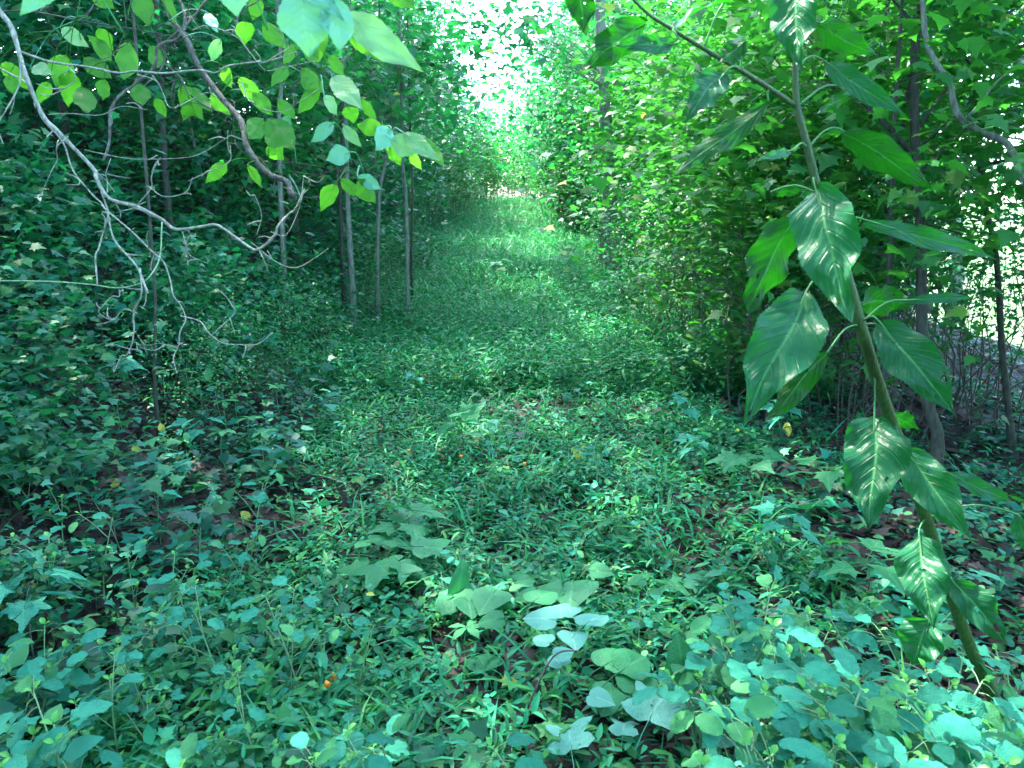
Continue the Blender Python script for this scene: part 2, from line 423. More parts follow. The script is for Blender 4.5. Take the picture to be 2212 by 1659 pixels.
# ------------------------------------------------------------------ ground
def axis(a, b, fine0, fine1, d):
    mid = np.arange(fine0, fine1 + 1e-6, d)
    lo = fine0 - np.geomspace(d, fine0 - a, 22)[::-1]; hi = fine1 + np.geomspace(d, b - fine1, 26)
    return np.concatenate([lo, mid, hi])
def sheet(name, xs, ys, dz, mat):
    X, Y = np.meshgrid(xs, ys); Z = gz(X, Y) + dz
    V = np.stack([X, Y, Z], -1).reshape(-1, 3); nx, ny = len(xs), len(ys)
    i = (np.arange(ny - 1)[:, None] * nx + np.arange(nx - 1)[None]).ravel()
    F = np.stack([i, i + 1, i + 1 + nx, i + nx], 1)
    return link(name, mesh_np(name, V, F, smooth=True), mat)
tag(sheet('ground', axis(-500, 500, -9, 9, .15), axis(-60, 900, -2, 34, .2), 0, M['soil']), kind='structure')
def path_c(y): return 0.02 + 0.05 * np.sin(y * .35) - .05 * sstep(6, 16, y) 
def path_sheet():
    ys = np.arange(.5, 60, .2); us = np.linspace(-1, 1, 15)
    Y, U = np.meshgrid(ys, us, indexing='ij')
    X = path_c(Y) + U * (1.15 + .12 * np.sin(Y * 1.3 + U))
    Z = gz(X, Y) + .006
    V = np.stack([X, Y, Z], -1).reshape(-1, 3); nx = len(us)
    i = (np.arange(len(ys) - 1)[:, None] * nx + np.arange(nx - 1)[None]).ravel()
    F = np.stack([i, i + 1, i + 1 + nx, i + nx], 1)
    return link('path', mesh_np('path', V, F, smooth=True), M['path'])
tag(path_sheet(), kind='structure')

# ------------------------------------------------------------------ ground plants nobody could count
def wedge(n, y0=1.1, y1=32., xmin=-1e9, xmax=1e9, power=0.5):
    """positions in the wedge of ground the camera sees, denser near it"""
    out = []
    while sum(map(len, out)) < n:
        m = n * 2
        y = y0 * (y1 / y0) ** (rng.random(m) ** power)
        x = (rng.random(m) * 2 - 1) * (.72 * y + .9)
        k = (x > xmin) & (x < xmax)
        out.append(np.stack([x[k], y[k]], 1))
    return np.concatenate(out)[:n]
CLEAR = [(1030, 1490, .38, .44), (860, 1570, .22, .16), (1160, 1300, .34, .18), (430, 900, .75, .6), (150, 1440, .4, .3), (1420, 1000, .35, .7), (1090, 1230, .16, .16), (430, 930, .5, .45), (1440, 1010, .25, .45), (140, 1440, .28, .22), (950, 1570, .13, .14), (560, 1420, .15, .15), (1090, 890, .22, .25), (1870, 930, .6, .5), (2150, 1440, .3, .3), (1330, 1310, .12, .12), (700, 690, .5, 1.0), (1130, 980, .12, .2), (1480, 1120, .25, .3), (1650, 1050, .4, .35), (1180, 1160, .10, .12), (820, 1270, .10, .10), (350, 1600, .12, .1), (620, 1000, .18, .2), (1250, 760, .2, .5), (1560, 1230, .2, .12), (700, 1480, .10, .08), (1430, 900, .25, .3), (1850, 1560, .40, .30), (1980, 1500, .25, .2), (1000, 1430, .12, .10)]
def flatG(px, py):
    d = 1.0
    for i in range(3000):
        p = P(px, py, d)
        if p[2] <= gz(p[0], p[1]): return p
        d *= 1.005
    return p
CL_ = [(flatG(a_, b_), rx, ry) for a_, b_, rx, ry in CLEAR]
def clear(xy):
    k = np.ones(len(xy), bool)
    for c, rx, ry in CL_:
        d = ((xy[:, 0] - c[0]) / rx) ** 2 + ((xy[:, 1] - c[1]) / ry) ** 2
        k &= d + rng.normal(0, .3, len(xy)) > 1
        k |= (rng.random(len(xy)) < .07)
    return k
def patchy(xy, f=1.0, seed=0, thr=.0):
    x, y = xy[:, 0] * f, xy[:, 1] * f
    v = np.sin(1.7 * x + seed) * np.sin(1.3 * y + 2 * seed) + .6 * np.sin(3.1 * x - 2.3 * y + seed) + .4 * np.sin(5.3 * y + 4.1 * x + 3 * seed) + .3 * np.sin(9 * x - 7 * y)
    return v
def stuff(name, parts, mat, label, cat):
    mb = MB()
    for a in parts: mb.add(*a)
    o = link(name, mb.mesh(name, False), mat)
    return tag(o, label, cat, kind='stuff')
def sprig(xy, nl, h, leaf, t, spread=.6, tilt=-.15, lean=.05):
    """little plants: nl leaves in whorls round a short stem"""
    n = len(xy)
    hh = h[0] + (h[1] - h[0]) * rng.random(n)
    base = np.stack([xy[:, 0], xy[:, 1], gz(xy[:, 0], xy[:, 1])], 1)
    P0 = np.repeat(base, nl, 0); H = np.repeat(hh, nl)
    k = np.tile(np.arange(nl), n)
    fr = .45 + .55 * (k + 1) / nl
    ph = np.repeat(rng.random(n) * 6.28, nl) + k * 2.4 + rng.normal(0, .3, n * nl)
    ln = np.repeat(rng.normal(0, lean, (n, 2)), nl, 0) * (H * fr)[:, None] * 4
    L = leaf[0] + (leaf[1] - leaf[0]) * rng.random(n * nl)
    L *= np.where(fr > .9, .75, 1.0)
    off = L * .25 * spread
    pos = P0 + np.stack([ln[:, 0] - np.sin(ph) * off, ln[:, 1] + np.cos(ph) * off, H * fr], 1)
    tn = np.clip(np.repeat(rng.normal(.34, .28, n) + .12 * patchy(xy, 2.3, 5.0), nl) + rng.normal(0, .12, n * nl), 0, .98)
    tn = np.where(rng.random(n * nl) < .006, 1.0, tn)
    return scat(t, pos, ph, tilt + rng.normal(0, .35, n * nl), rng.normal(0, .3, n * nl), L, tn)
def pathmask(xy, w=1.2):
    return np.abs(xy[:, 0] - path_c(xy[:, 1])) < w
# dead leaves
xy = wedge(26000, .9, 22, power=.75)
z = gz(xy[:, 0], xy[:, 1]) + .012 + .02 * rng.random(len(xy))
pos = np.stack([xy[:, 0], xy[:, 1], z], 1); n = len(pos); h = n // 2
lf = [scat(T_MAP, pos[:h], rng.random(h) * 6.28, rng.normal(0, .35, h), rng.normal(0, .45, h), .05 + .07 * rng.random(h), rng.random(h) ** 2 * .98),
      scat(T_OV, pos[h:], rng.random(n - h) * 6.28, rng.normal(0, .35, n - h), rng.normal(0, .5, n - h), .04 + .06 * rng.random(n - h), rng.random(n - h) ** 2 * .98)]
stuff('leaf_litter', lf, M['brown_leaf'], 'brown dead leaves lying on the forest floor under the weeds', 'leaf litter')
# stilt grass of the path
def grass():
    xy = wedge(60000, 1.0, 34, -6, 5, .7)
    d = np.abs(xy[:, 0] - path_c(xy[:, 1]))
    g = patchy(xy, 1.2, 1.0)
    keep = (rng.random(len(xy)) < np.where(d < 1.25 + .02 * xy[:, 1], .92, .16)) & (rng.random(len(xy)) < .16 + .34 * (g > -.2) + .4 * (xy[:, 1] > 4))
    xy = xy[keep]; xy = xy[clear(xy)]
    parts = [sprig(xy, 5, (.05, .16), (.035, .075), T_LAN, 1.2, .1, .12)]
    m = xy[rng.random(len(xy)) < .5]
    b = np.stack([m[:, 0], m[:, 1], gz(m[:, 0], m[:, 1])], 1)
    parts.append(scat(T_BLADE, b, rng.random(len(b)) * 6.28, rng.normal(0, .25, len(b)), rng.normal(0, .2, len(b)), .08 + .2 * rng.random(len(b)), rng.random(len(b)) * .98))
    f = wedge(30000, 6, 48, -2.6, 2.6, 1.0)
    b = np.stack([f[:, 0], f[:, 1], gz(f[:, 0], f[:, 1])], 1)
    parts.append(scat(T_BLADE, b, rng.random(len(b)) * 6.28, rng.normal(0, .25, len(b)), rng.normal(0, .2, len(b)), .18 + .35 * rng.random(len(b)) * sstep(6, 14, b[:, 1]), .3 + rng.random(len(b)) * .68))
    f = f[rng.random(len(f)) < .6]
    parts.append(sprig(f, 5, (.08, .4), (.04, .09), T_LAN, 1.2, .1, .1))
    return parts
stuff('grass', grass(), M['grass'], 'short stilt grass overgrowing the path between the banks', 'grass')
def cover(n, seed, t, leaf, h, mask, nl=6, tilt=-.15, power=.72, y0=1.15, y1=30, thr=-.2, lean=.05):
    xy = wedge(n, y0, y1, power=power)
    xy = xy[mask(xy)]
    g = patchy(xy, .9, seed)
    xy = xy[g + rng.normal(0, .4, len(xy)) > thr]
    xy = xy[clear(xy)]
    return sprig(xy, nl, h, leaf, t, .8, tilt, lean)
left = lambda xy: xy[:, 0] < -1.0 - .03 * xy[:, 1]
right = lambda xy: xy[:, 0] > 1.0
mid = lambda xy: (xy[:, 0] > -1.8) & (xy[:, 0] < 1.5)
stuff('ground_cover', [cover(22000, 2, T_OVW, (.018, .045), (.03, .15), mid, 6, .0, thr=-.05),
                       cover(6000, 3, T_OV, (.03, .075), (.06, .22), mid, 5, .05, thr=.4),
                       cover(2500, 5, T_MAP, (.05, .10), (.06, .18), mid, 3, .1, thr=.5)],
      M['cover'], 'low broad-leaved weeds mixed with the grass on the path', 'weeds')
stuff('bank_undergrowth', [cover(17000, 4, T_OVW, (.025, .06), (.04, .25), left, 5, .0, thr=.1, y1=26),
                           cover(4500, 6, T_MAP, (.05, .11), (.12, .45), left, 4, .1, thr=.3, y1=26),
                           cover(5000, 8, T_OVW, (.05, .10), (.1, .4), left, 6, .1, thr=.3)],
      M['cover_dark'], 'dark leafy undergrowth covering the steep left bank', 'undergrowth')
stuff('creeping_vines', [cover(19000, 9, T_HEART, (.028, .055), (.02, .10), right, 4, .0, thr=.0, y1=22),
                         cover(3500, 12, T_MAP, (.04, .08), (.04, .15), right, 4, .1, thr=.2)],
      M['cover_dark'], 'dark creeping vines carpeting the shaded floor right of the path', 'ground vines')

# ------------------------------------------------------------------ crowns
def crown_mesh(name, ctr, rad, clumps, per, leaf, t, flat=.35, csize=.55, shell=.35, carve_at=None, keepf=None):
    """leaf sprays set through an ellipsoid; returns mesh and clump centres"""
    d = rng.normal(size=(clumps, 3)); d /= np.linalg.norm(d, axis=1)[:, None]
    r = (shell + (1 - shell) * rng.random(clumps)) ** .6
    C = np.array(ctr) + d * r[:, None] * np.array(rad) * (1 + .15 * rng.normal(size=(clumps, 1)))
    if keepf is not None: C = C[keepf(C)]
    clumps = len(C)
    k = np.repeat(np.arange(clumps), per)
    cs = csize * (.5 + rng.random(clumps))[k]
    # each spray is a drooping, nearly level plate of leaves
    sl = rng.normal(0, .3, (clumps, 2))[k]
    o = rng.normal(size=(len(k), 3)) * cs[:, None] * np.array([1, 1, flat])
    o[:, 2] += (o[:, 0] * sl[:, 0] + o[:, 1] * sl[:, 1])
    p = C[k] + o
    if carve_at is not None:
        q = blocked_ok(p + np.array(carve_at)); p = p[q]; k = k[q]
    n = len(p)
    L = leaf[0] + (leaf[1] - leaf[0]) * rng.random(n)
    tn = np.clip(rng.normal(.45, .2, clumps)[k] + rng.normal(0, .13, n), 0, .98)
    tn = np.where(rng.random(n) < .004, 1., tn)
    V, F, A = scat(t, p, rng.random(n) * 6.28, rng.normal(-.25, .4, n), rng.normal(0, .4, n), L, tn)
    return mesh_np(name, V, F, A), C
def limbs(mb, trunk_pts, C, r0, count=10, twig=True):
    tp = np.array(trunk_pts)
    idx = rng.choice(len(C), min(count, len(C)), replace=False)
    for i in idx:
        c = C[i]
        zz = c[2] - .35 * np.hypot(*(c[:2] - tp[-1][:2])) - .1
        j = np.argmin(np.abs(tp[:, 2] - zz)); a = tp[j]
        m = (a + c) / 2 + np.array([0, 0, .12 * np.linalg.norm(c - a)]) * rng.random() + rng.normal(0, .08, 3)
        tube(mb, [a, m, c], [r0, r0 * .6, r0 * .2], 5, 4)
        if twig:
            for _ in range(2):
                e = c + rng.normal(0, .4, 3) * np.array([1, 1, .4]); tube(mb, [m, (m + e) / 2 + rng.normal(0, .05, 3), e], [r0 * .4, r0 * .25, r0 * .1], 4, 3)

# ---- tall trees whose tops roof the path over, mostly above the frame
SPOT = []
def roof_tree(x, y, cx, cy, rr, zc, dens, label, bark='bark_grey', r=.16, vis=None):
    z0 = float(gz(x, y)) - .1
    root = empty('tree', (x, y, z0), label, 'tree', 'tall trees roofing the path')
    tp = [(0, 0, 0), (.05, .05, 2), (.1 + .1 * (cx - x), .1 * (cy - y), 4.5), (.35 * (cx - x), .35 * (cy - y), 7.5), (.8 * (cx - x), .8 * (cy - y), zc)]
    mb = MB(); pp = tube(mb, tp, [r * 1.25, r, r * .85, r * .6, r * .25], 9, 5, .04)
    link('trunk', mb.mesh('trunk'), M[bark], root)
    ctr = (cx - x, cy - y, zc)
    def kf(C):      # leave the strip of sky open far down the path
        wx = C[:, 0] + x; wy = C[:, 1] + y; wz = C[:, 2] + z0
        sx = wx / np.maximum(wy, .1); se = (wz - 1.5) / np.maximum(wy, .1)
        gap = (wy > 6) & (sx > -.10) & (sx < .02 ) & (se < .26)
        low = (wz < 6.2)
        return ~gap & ~low & ~((wx > -1.5) & (wx < 1.3) & (wy > -3) & (rng.random(len(C)) < .72)) & ~((np.abs(wx) < 2.0) & (wy > 8) & (rng.random(len(C)) < .9))  # crowns thinned above the path to let more sky light down
    me, C = crown_mesh('crown', ctr, (rr, rr, 3.0), int(70 * dens), 34, (.16, .26), T_MAP, .4, .62, .15, (x, y, z0), kf)
    link('crown', me, M['crown_mid'], root)
    mb = MB(); limbs(mb, pp, C, r * .3, 9, False)
    link('branches', mb.mesh('branches'), M[bark], root)
    return root
k = 0
for y in (-11, -6.5, -2.5, 2, 6.5, 11, 16, 21.5, 27):
    for s in (-1, 1):
        cx = s * (4.3 + .5 * rng.random()) ; cy = y + rng.normal(0, .5)
        tx = s * (5.6 + rng.random() * 1.5 + (.25*max(0,y))); 
        dens = 1.15 if s < 0 else (1.1 if y < 5 else .95)
        roof_tree(tx, y, cx, cy, 4.2, 10.5, dens, 'tall tree with its crown arching high above the %s side of the path' % ('left' if s < 0 else 'right'))
        if y < 24 and s < 0:
            cx2 = s * 10.5
            roof_tree(s * (11 + rng.random()), y + 2, cx2, y + 2, 4.3, 12.0, 1.1, 'tall tree rooted up the left bank, crown high overhead')
def G(px, py, h=0.0):
    """point h above the ground seen at a pixel"""
    d = 1.0; last = None
    for i in range(4000):
        p = P(px, py, d)
        if p[2] <= gz(p[0], p[1]) + h: return p
        d *= 1.004
        if d > 80: break
    return p
# ---- understory trees: prototypes, copied with their parts
def proto(name, cat, hgt, r, ctr, rad, clumps, per, leaf, t, mat, bark, flat=.35, csize=.5, nl=12, lean=.15, multi=1, shell=.3):
    root = empty(name, (0, 0, 0), 'x', cat)
    me, C = crown_mesh('crown', ctr, rad, clumps, per, leaf, t, flat, csize, shell)
    mb = MB()
    if multi == 1:
        a = rng.random() * 6.28
        tp = [(0, 0, -.3), (lean * .3 * math.cos(a), lean * .3 * math.sin(a), hgt * .3), (lean * math.cos(a + .5), lean * math.sin(a + .5), hgt * .65), (lean * math.cos(a), lean * math.sin(a), hgt)]
        pp = tube(mb, tp, [r * 1.2, r, r * .7, r * .2], 7, 5, .03)
        link('trunk', mb.mesh('trunk'), M[bark], root)
        mb = MB(); limbs(mb, pp, C, r * .32, nl); link('branches', mb.mesh('branches'), M[bark], root)
    else:
        for i in range(multi):
            c = C[rng.integers(len(C))]; b = rng.normal(0, .18, 3) * np.array([1, 1, 0])
            m_ = (b + c) / 2 + rng.normal(0, .1, 3) + np.array([0, 0, .15])
            st = MB(); pp = tube(st, [b + np.array([0, 0, -.15]), b * 1.3 + np.array([0, 0, .3 * c[2]]), m_, c], [r, r * .85, r * .6, r * .2], 5, 4)
            for _ in range(3):
                e = m_ + rng.normal(0, .3, 3); tube(st, [pp[len(pp) // 2], (pp[len(pp) // 2] + e) / 2 + rng.normal(0, .05, 3), e], [r * .4, r * .3, r * .12], 4, 3)
            link('stem', st.mesh('stem'), M[bark], root)
    link('crown', me, M[mat], root)
    return root
def copy_tree(o, parent=None):
    c = o.copy(); scene.collection.objects.link(c)
    if parent is not None: c.parent = parent
    for ch in list(o.children): copy_tree(ch, c)
    return c
used = set()
def place(pr, x, y, sc, label, group, rz=None, z=None, mat=None):
    o = pr
    if pr.name in used: o = copy_tree(pr)
    used.add(pr.name)
    o.location = (x, y, float(gz(x, y)) - .03 if z is None else z)
    o.rotation_euler = (rng.normal(0, .03), rng.normal(0, .03), rng.random() * 6.28 if rz is None else rz)
    o.scale = (sc, sc, sc * (1 + .1 * rng.normal()))
    o['label'] = label
    if group: o['group'] = group
    return o
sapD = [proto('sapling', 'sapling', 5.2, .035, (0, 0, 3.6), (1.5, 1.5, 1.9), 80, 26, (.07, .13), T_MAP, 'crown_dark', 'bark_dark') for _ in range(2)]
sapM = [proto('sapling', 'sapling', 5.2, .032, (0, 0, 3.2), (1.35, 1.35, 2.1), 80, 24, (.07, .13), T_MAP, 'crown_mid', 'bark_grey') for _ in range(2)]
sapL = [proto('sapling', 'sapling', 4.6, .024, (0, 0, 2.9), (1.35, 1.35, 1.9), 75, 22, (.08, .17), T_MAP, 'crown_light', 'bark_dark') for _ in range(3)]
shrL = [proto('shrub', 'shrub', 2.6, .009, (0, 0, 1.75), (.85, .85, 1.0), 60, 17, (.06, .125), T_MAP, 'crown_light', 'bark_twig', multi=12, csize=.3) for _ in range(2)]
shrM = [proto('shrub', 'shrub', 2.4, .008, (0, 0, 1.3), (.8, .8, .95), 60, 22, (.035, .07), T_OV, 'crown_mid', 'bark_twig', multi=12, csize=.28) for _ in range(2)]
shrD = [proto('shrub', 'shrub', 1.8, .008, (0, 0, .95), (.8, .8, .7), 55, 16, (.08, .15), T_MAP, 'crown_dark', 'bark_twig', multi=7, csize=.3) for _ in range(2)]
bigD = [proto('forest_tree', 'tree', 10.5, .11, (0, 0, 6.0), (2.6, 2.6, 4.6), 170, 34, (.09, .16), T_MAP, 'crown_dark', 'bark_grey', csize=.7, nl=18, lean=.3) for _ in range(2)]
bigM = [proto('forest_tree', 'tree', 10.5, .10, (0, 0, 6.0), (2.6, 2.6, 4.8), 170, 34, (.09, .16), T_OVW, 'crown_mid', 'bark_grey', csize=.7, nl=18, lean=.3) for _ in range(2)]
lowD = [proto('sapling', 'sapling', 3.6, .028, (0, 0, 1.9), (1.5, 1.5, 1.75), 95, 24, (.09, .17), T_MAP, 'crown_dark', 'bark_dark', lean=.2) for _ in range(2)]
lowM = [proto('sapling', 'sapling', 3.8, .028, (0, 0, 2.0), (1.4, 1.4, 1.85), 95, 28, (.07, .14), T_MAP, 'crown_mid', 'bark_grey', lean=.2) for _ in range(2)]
GL = 'saplings on the left bank'; GR = 'saplings right of the path'; GF = 'trees closing off the far end of the path'
# left bank
for i, (x, y, s, kd) in enumerate([(-3.0, 7.2, .8, 0), (-4.3, 8.2, .95, 0), (-5.6, 8.0, 1, 0), (-2.75, 9.8, .95, 1), (-4.0, 11, 1.05, 0), (-5.6, 11.5, 1.1, 1), (-7.3, 11, 1.1, 0),
                                   (-2.7, 13, 1, 1), (-4.1, 14.5, 1.1, 0), (-2.75, 16.5, 1.0, 1), (-2.8, 20, .95, 1), (-4.2, 21, 1.2, 0), (-3.0, 24, 1., 1), (-3.1, 28.5, 1.1, 1), (-6.3, 6.0, .9, 1)]):
    place((sapD if kd == 0 else sapM)[i % 2], x, y, s, 'leafy sapling growing on the left bank beside the path', GL)
for i, (x, y, s) in enumerate([(-6.4, 14.5, .9), (-8.6, 13.5, .9), (-5, 18, .9), (-7.5, 18, 1), (-10.5, 17, 1), (-5.2, 24, .95), (-8, 24, 1), (-11.5, 23, 1.05), (-14.5, 24, 1.1), (-17, 27, 1.1), (-9, 12, .8),
                               (-5.3, 30, .9), (-8.5, 31, 1), (-12, 32, 1.1), (-4.6, 36, .85), (-7.5, 38, 1), (-6.1, 45, 1.0)]):
    place((bigD if i % 3 else bigM)[i % 2], x, y, s, 'tall leafy forest tree standing up the bank left of the path', 'forest trees up the left bank')
for i, (x, y, s) in enumerate([(-2.3, 5.4, .55), (-3.2, 5.0, .7), (-4.2, 5.8, .8), (-2.5, 6.6, .6), (-3.6, 6.6, .7), (-5.0, 6.8, .8), (-2.2, 8.6, .55), (-3.2, 8.4, .7), (-2.3, 10.6, .6), (-2.35, 12, .7), (-2.5, 14.2, .8),
                               (-2.4, 17.6, .8), (-2.5, 20.6, .9), (-2.6, 24.5, .9), (-1.9, 31, .8), (-2.9, 34, 1.2)]):
    place(shrD[i % 2], x, y, s, 'dark low shrub rooted on the left bank', 'low shrubs along the left bank')
for i, (x, y, s, kd) in enumerate([(-4.6, 6.8, .8, 0), (-5.8, 9.2, 1.1, 0), (-4.4, 9.6, 1.0, 0), (-3.1, 8.6, .75, 1), (-7.4, 9.2, 1.1, 1), (-6.0, 13, 1.2, 1), (-4.3, 12.6, 1.1, 0), (-3.0, 11.4, .9, 1), (-8.0, 11.5, 1.2, 0), (-9.8, 14.5, 1.3, 1), (-3.1, 15, 1.05, 0), (-4.8, 16, 1.2, 1), (-7, 16, 1.3, 0),
                                   (-3.1, 18.5, 1.0, 1), (-3.3, 22, 1.15, 0), (-5.2, 21, 1.3, 1), (-3.4, 26, 1.25, 1), (-8, 21, 1.4, 0), (-11.5, 19, 1.4, 1), (-2.9, 30, 1.2, 1), (-4.6, 27, 1.4, 0), (-13, 21, 1.4, 0), (-5.6, 34, 1.5, 1), (-3.0, 35, 1.3, 0), (-9, 28, 1.5, 1), (-15, 27, 1.5, 1)]):
    place((lowD if kd == 0 else lowM)[i % 2], x, y, s, 'low-branched leafy young tree on the left bank', 'low-branched young trees on the left bank')
for i, (x, y, s, kd) in enumerate([(2.9, 16, 1.0, 1), (2.6, 19, .95, 1), (2.5, 22.5, 1.0, 0), (2.5, 26.5, 1.1, 1), (2.6, 30.5, 1.2, 0), (4.6, 22, 1.3, 1), (4.4, 27, 1.4, 1), (6.4, 18, 1.2, 1), (7.0, 24, 1.4, 0), (9.2, 21, 1.3, 1), (4.6, 33, 1.5, 1), (8.6, 30, 1.5, 0), (2.3, 35, 1.3, 1), (1.9, 40, 1.3, 1), (-2.4, 40, 1.2, 0), (-1.6, 46, 1.0, 1), (1.3, 47, .9, 1),(-.3, 60, 1.3, 1)]):
    place((lowD if kd == 0 else lowM)[i % 2], x, y, s, 'low-branched young tree closing in on the far path', 'low-branched young trees closing in on the far path')
for i, (x, y, s) in enumerate([(1.25, 22, .75), (1.2, 26, .9), (1.5, 19, .7), (-1.5, 27, .8), (-1.55, 23, .75), (-1.9, 19.5, .7), (-1.3, 33, .9), (1.3, 31, 1.0), (1.3, 36, 1.1), (-1.6, 38, 1.2), (-.9, 44, 1.0), (.9, 43, 1.1), (0, 50, 1.1), (-.6, 36, .8), (.5, 37, .75), (-.2, 39, .9), (.5, 41, .9), (-.7, 42, 1.0), (.1, 45, 1.1), (.9, 47, 1.2), (-.9, 33.5, .6), (.8, 33.5, .6), (-2.0, 50, 1.6), (1.6, 51, 1.5)]):
    place(shrM[i % 2] if i % 2 else shrL[i % 2], x, y, s, 'bright shrub crowding the far end of the path', 'bright shrubs at the far end of the path')
for i, (x, y, s) in enumerate([(3.0, 24, 1.6), (2.9, 30, 1.85), (2.6, 36, 1.9), (3.2, 19, 1.4), (-4.5, 24, 1.5), (-5.4, 31, 1.9), (-1.5, 49, 1.5), (.6, 52, 1.5), (-2.6, 43, 1.7), (2.2, 42, 1.7), (4.2, 15, 1.3), (3.0, 13, 1.1)]):
    place((lowM if i % 3 else lowD)[i % 2], x, y, s, 'tall bushy young tree narrowing the far path', 'tall bushy young trees narrowing the far path')
for i, (x, y, s) in enumerate([(-1.75, 4.3, .38), (-2.2, 3.7, .45), (-2.7, 4.1, .5), (-1.6, 5.3, .4), (-3.3, 4.2, .55), (-1.9, 3.0, .34), (-2.6, 3.1, .42), (-2.0, 5.0, .45), (-2.9, 5.2, .5), (-1.7, 6.5, .4), (-1.75, 7.6, .45), (-2.1, 7.0, .5), (-3.9, 4.9, .6), (-1.6, 2.3, .25), (-2.1, 2.4, .3)]):
    place((shrD if i % 3 else shrM)[i % 2], x, y, s, 'small leafy bush on the foot of the left bank', 'small bushes on the foot of the left bank')
# right thicket
for i, (x, y, s, kd) in enumerate([(2.75, 6.6, .95, 2), (3.5, 7.6, 1.0, 2), (2.6, 8.6, .95, 2), (4.2, 9.4, 1.05, 2), (3.0, 10.8, 1.0, 2), (2.6, 13.3, 1.0, 2), (4.2, 12.5, 1.1, 2), (5.4, 11.5, 1., 1), (3.6, 15.5, 1.15, 2),
                                   (2.7, 17.2, .95, 1), (2.6, 21, .95, 1), (4.2, 19.5, 1.2, 2), (2.8, 25.5, 1., 1), (5.2, 15.5, 1.1, 1), (2.6, 31, .9, 2)]):
    place(sapL[i % 3] if kd == 2 else sapM[i % 2], x, y, s, 'sapling with light green lobed leaves right of the path', GR)
for i, (x, y, s, kd) in enumerate([(1.75, 5.6, .75, 0), (2.35, 5.2, .85, 1), (2.0, 6.6, .9, 0), (2.75, 5.9, .95, 1), (1.7, 7.6, .8, 0), (2.3, 8.0, 1, 1), (3.2, 7.0, 1, 0), (1.75, 9.2, .8, 1), (2.5, 10, 1, 0), (1.8, 11.2, .85, 1),
                                   (2.3, 12.5, 1., 0), (1.95, 14.3, .9, 1), (2.1, 16.5, 1, 0), (2.3, 19.2, 1, 1), (2.5, 23, 1.1, 0), (2.3, 27.5, 1., 1), (3.6, 5.2, .8, 1), (1.5, 33, 1., 0)]):
    place((shrL if kd == 0 else shrM)[i % 2], x, y, s, 'bushy twiggy shrub at the right edge of the path', 'shrubs along the right edge of the path')
for i, (x, y, s) in enumerate([(5.8, 16, .85), (7.6, 19, .9), (5.2, 23, .9), (8.2, 26, 1.), (5.0, 29.5, .9), (4.4, 36, .9), (7.5, 35, 1), (11.5, 32, 1.0), (4.9, 44, 1.0)]):
    place((bigM if i % 2 else bigD)[(i // 2) % 2], x, y, s, 'tall forest tree behind the thicket right of the path', 'forest trees right of the path')
for i, (x, y, s) in enumerate([(-3.6, 40, 1.15), (-2.6, 46, 1.1), (2.2, 41, .9), (3.2, 47, 1.3), (-.9, 52, .9), (1.0, 56, .9)]):
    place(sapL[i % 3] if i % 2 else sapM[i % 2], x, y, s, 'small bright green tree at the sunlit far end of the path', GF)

# unseen trees added round and behind the viewer to keep low sky light out
for i, (x, y, s) in enumerate([(-4.2, .2, 1.0), (-4.6, -3, 1.2), (-2.8, -5.5, 1.2), (0.2, -7.5, 1.3), (3.2, -5.8, 1.2), (4.4, -2.8, 1.2), (5.0, .4, 1.1), (-5.4, 3.0, .9), (6.2, 3.6, 1.0), (-1.4, -9.5, 1.4), (2.0, -9.5, 1.4), (-6, -7, 1.4), (6.5, -7, 1.4), (-7.5, -1, 1.3), (8, -1, 1.3), (7.6, 5.6, .9), (3.6, 1.0, .6), (3.9, -1.0, .8), (-3.2, -2.2, .8)]):
    place((lowM if i % 2 else lowD)[(i // 2) % 2], x, y, s, 'unseen leafy young tree added beyond the edge of the picture', 'added young trees round the viewer')
for i, (x, y, s) in enumerate([(1.65, 20, .55), (1.75, 26, .65), (-1.95, 44, .42), (2.6, 22, .75), (3.0, 28, .8), (2.5, 34, .75), (3.2, 40, .9)]):
    place(bigM[i % 2], x, y, s, 'forest tree crowding the edge of the far path', 'forest trees crowding the edge of the far path')
for i, (x, y, s) in enumerate([(2.2, 4.6, .72), (2.55, 5.7, .85), (1.95, 5.9, .7), (4.3, 4.2, .85), (3.8, 3.4, .8), (2.35, 6.6, .85)]):  # the two farthest right stand out of view, added to shade the floor
    place(sapL[i % 3], x, y, s, 'broad-leaved sapling close behind the large-leaved plant', 'broad-leaved saplings close behind the large-leaved plant')
for i, (x, y, s) in enumerate([(1.5, 6.2, .42), (1.45, 7.2, .45), (1.55, 8.6, .5), (1.5, 10, .5), (1.6, 12, .55), (1.65, 15, .6), (1.75, 18, .7), (1.85, 21, .8), (1.9, 24.5, .85), (1.75, 28, .85), (-1.55, 9, .45), (-1.6, 11, .5), (-1.75, 13, .55), (-1.9, 15.5, .6), (5.2, 9.2, .8), (3.2, 7.9, .8)]):
    place((shrM if i % 3 else shrD)[i % 2], x, y, s, 'small round bush squeezing the edge of the path' if i < 14 else 'loose bush in the light at the far right', 'small bushes squeezing the path' if i < 14 else 'bushes in the light at the far right')
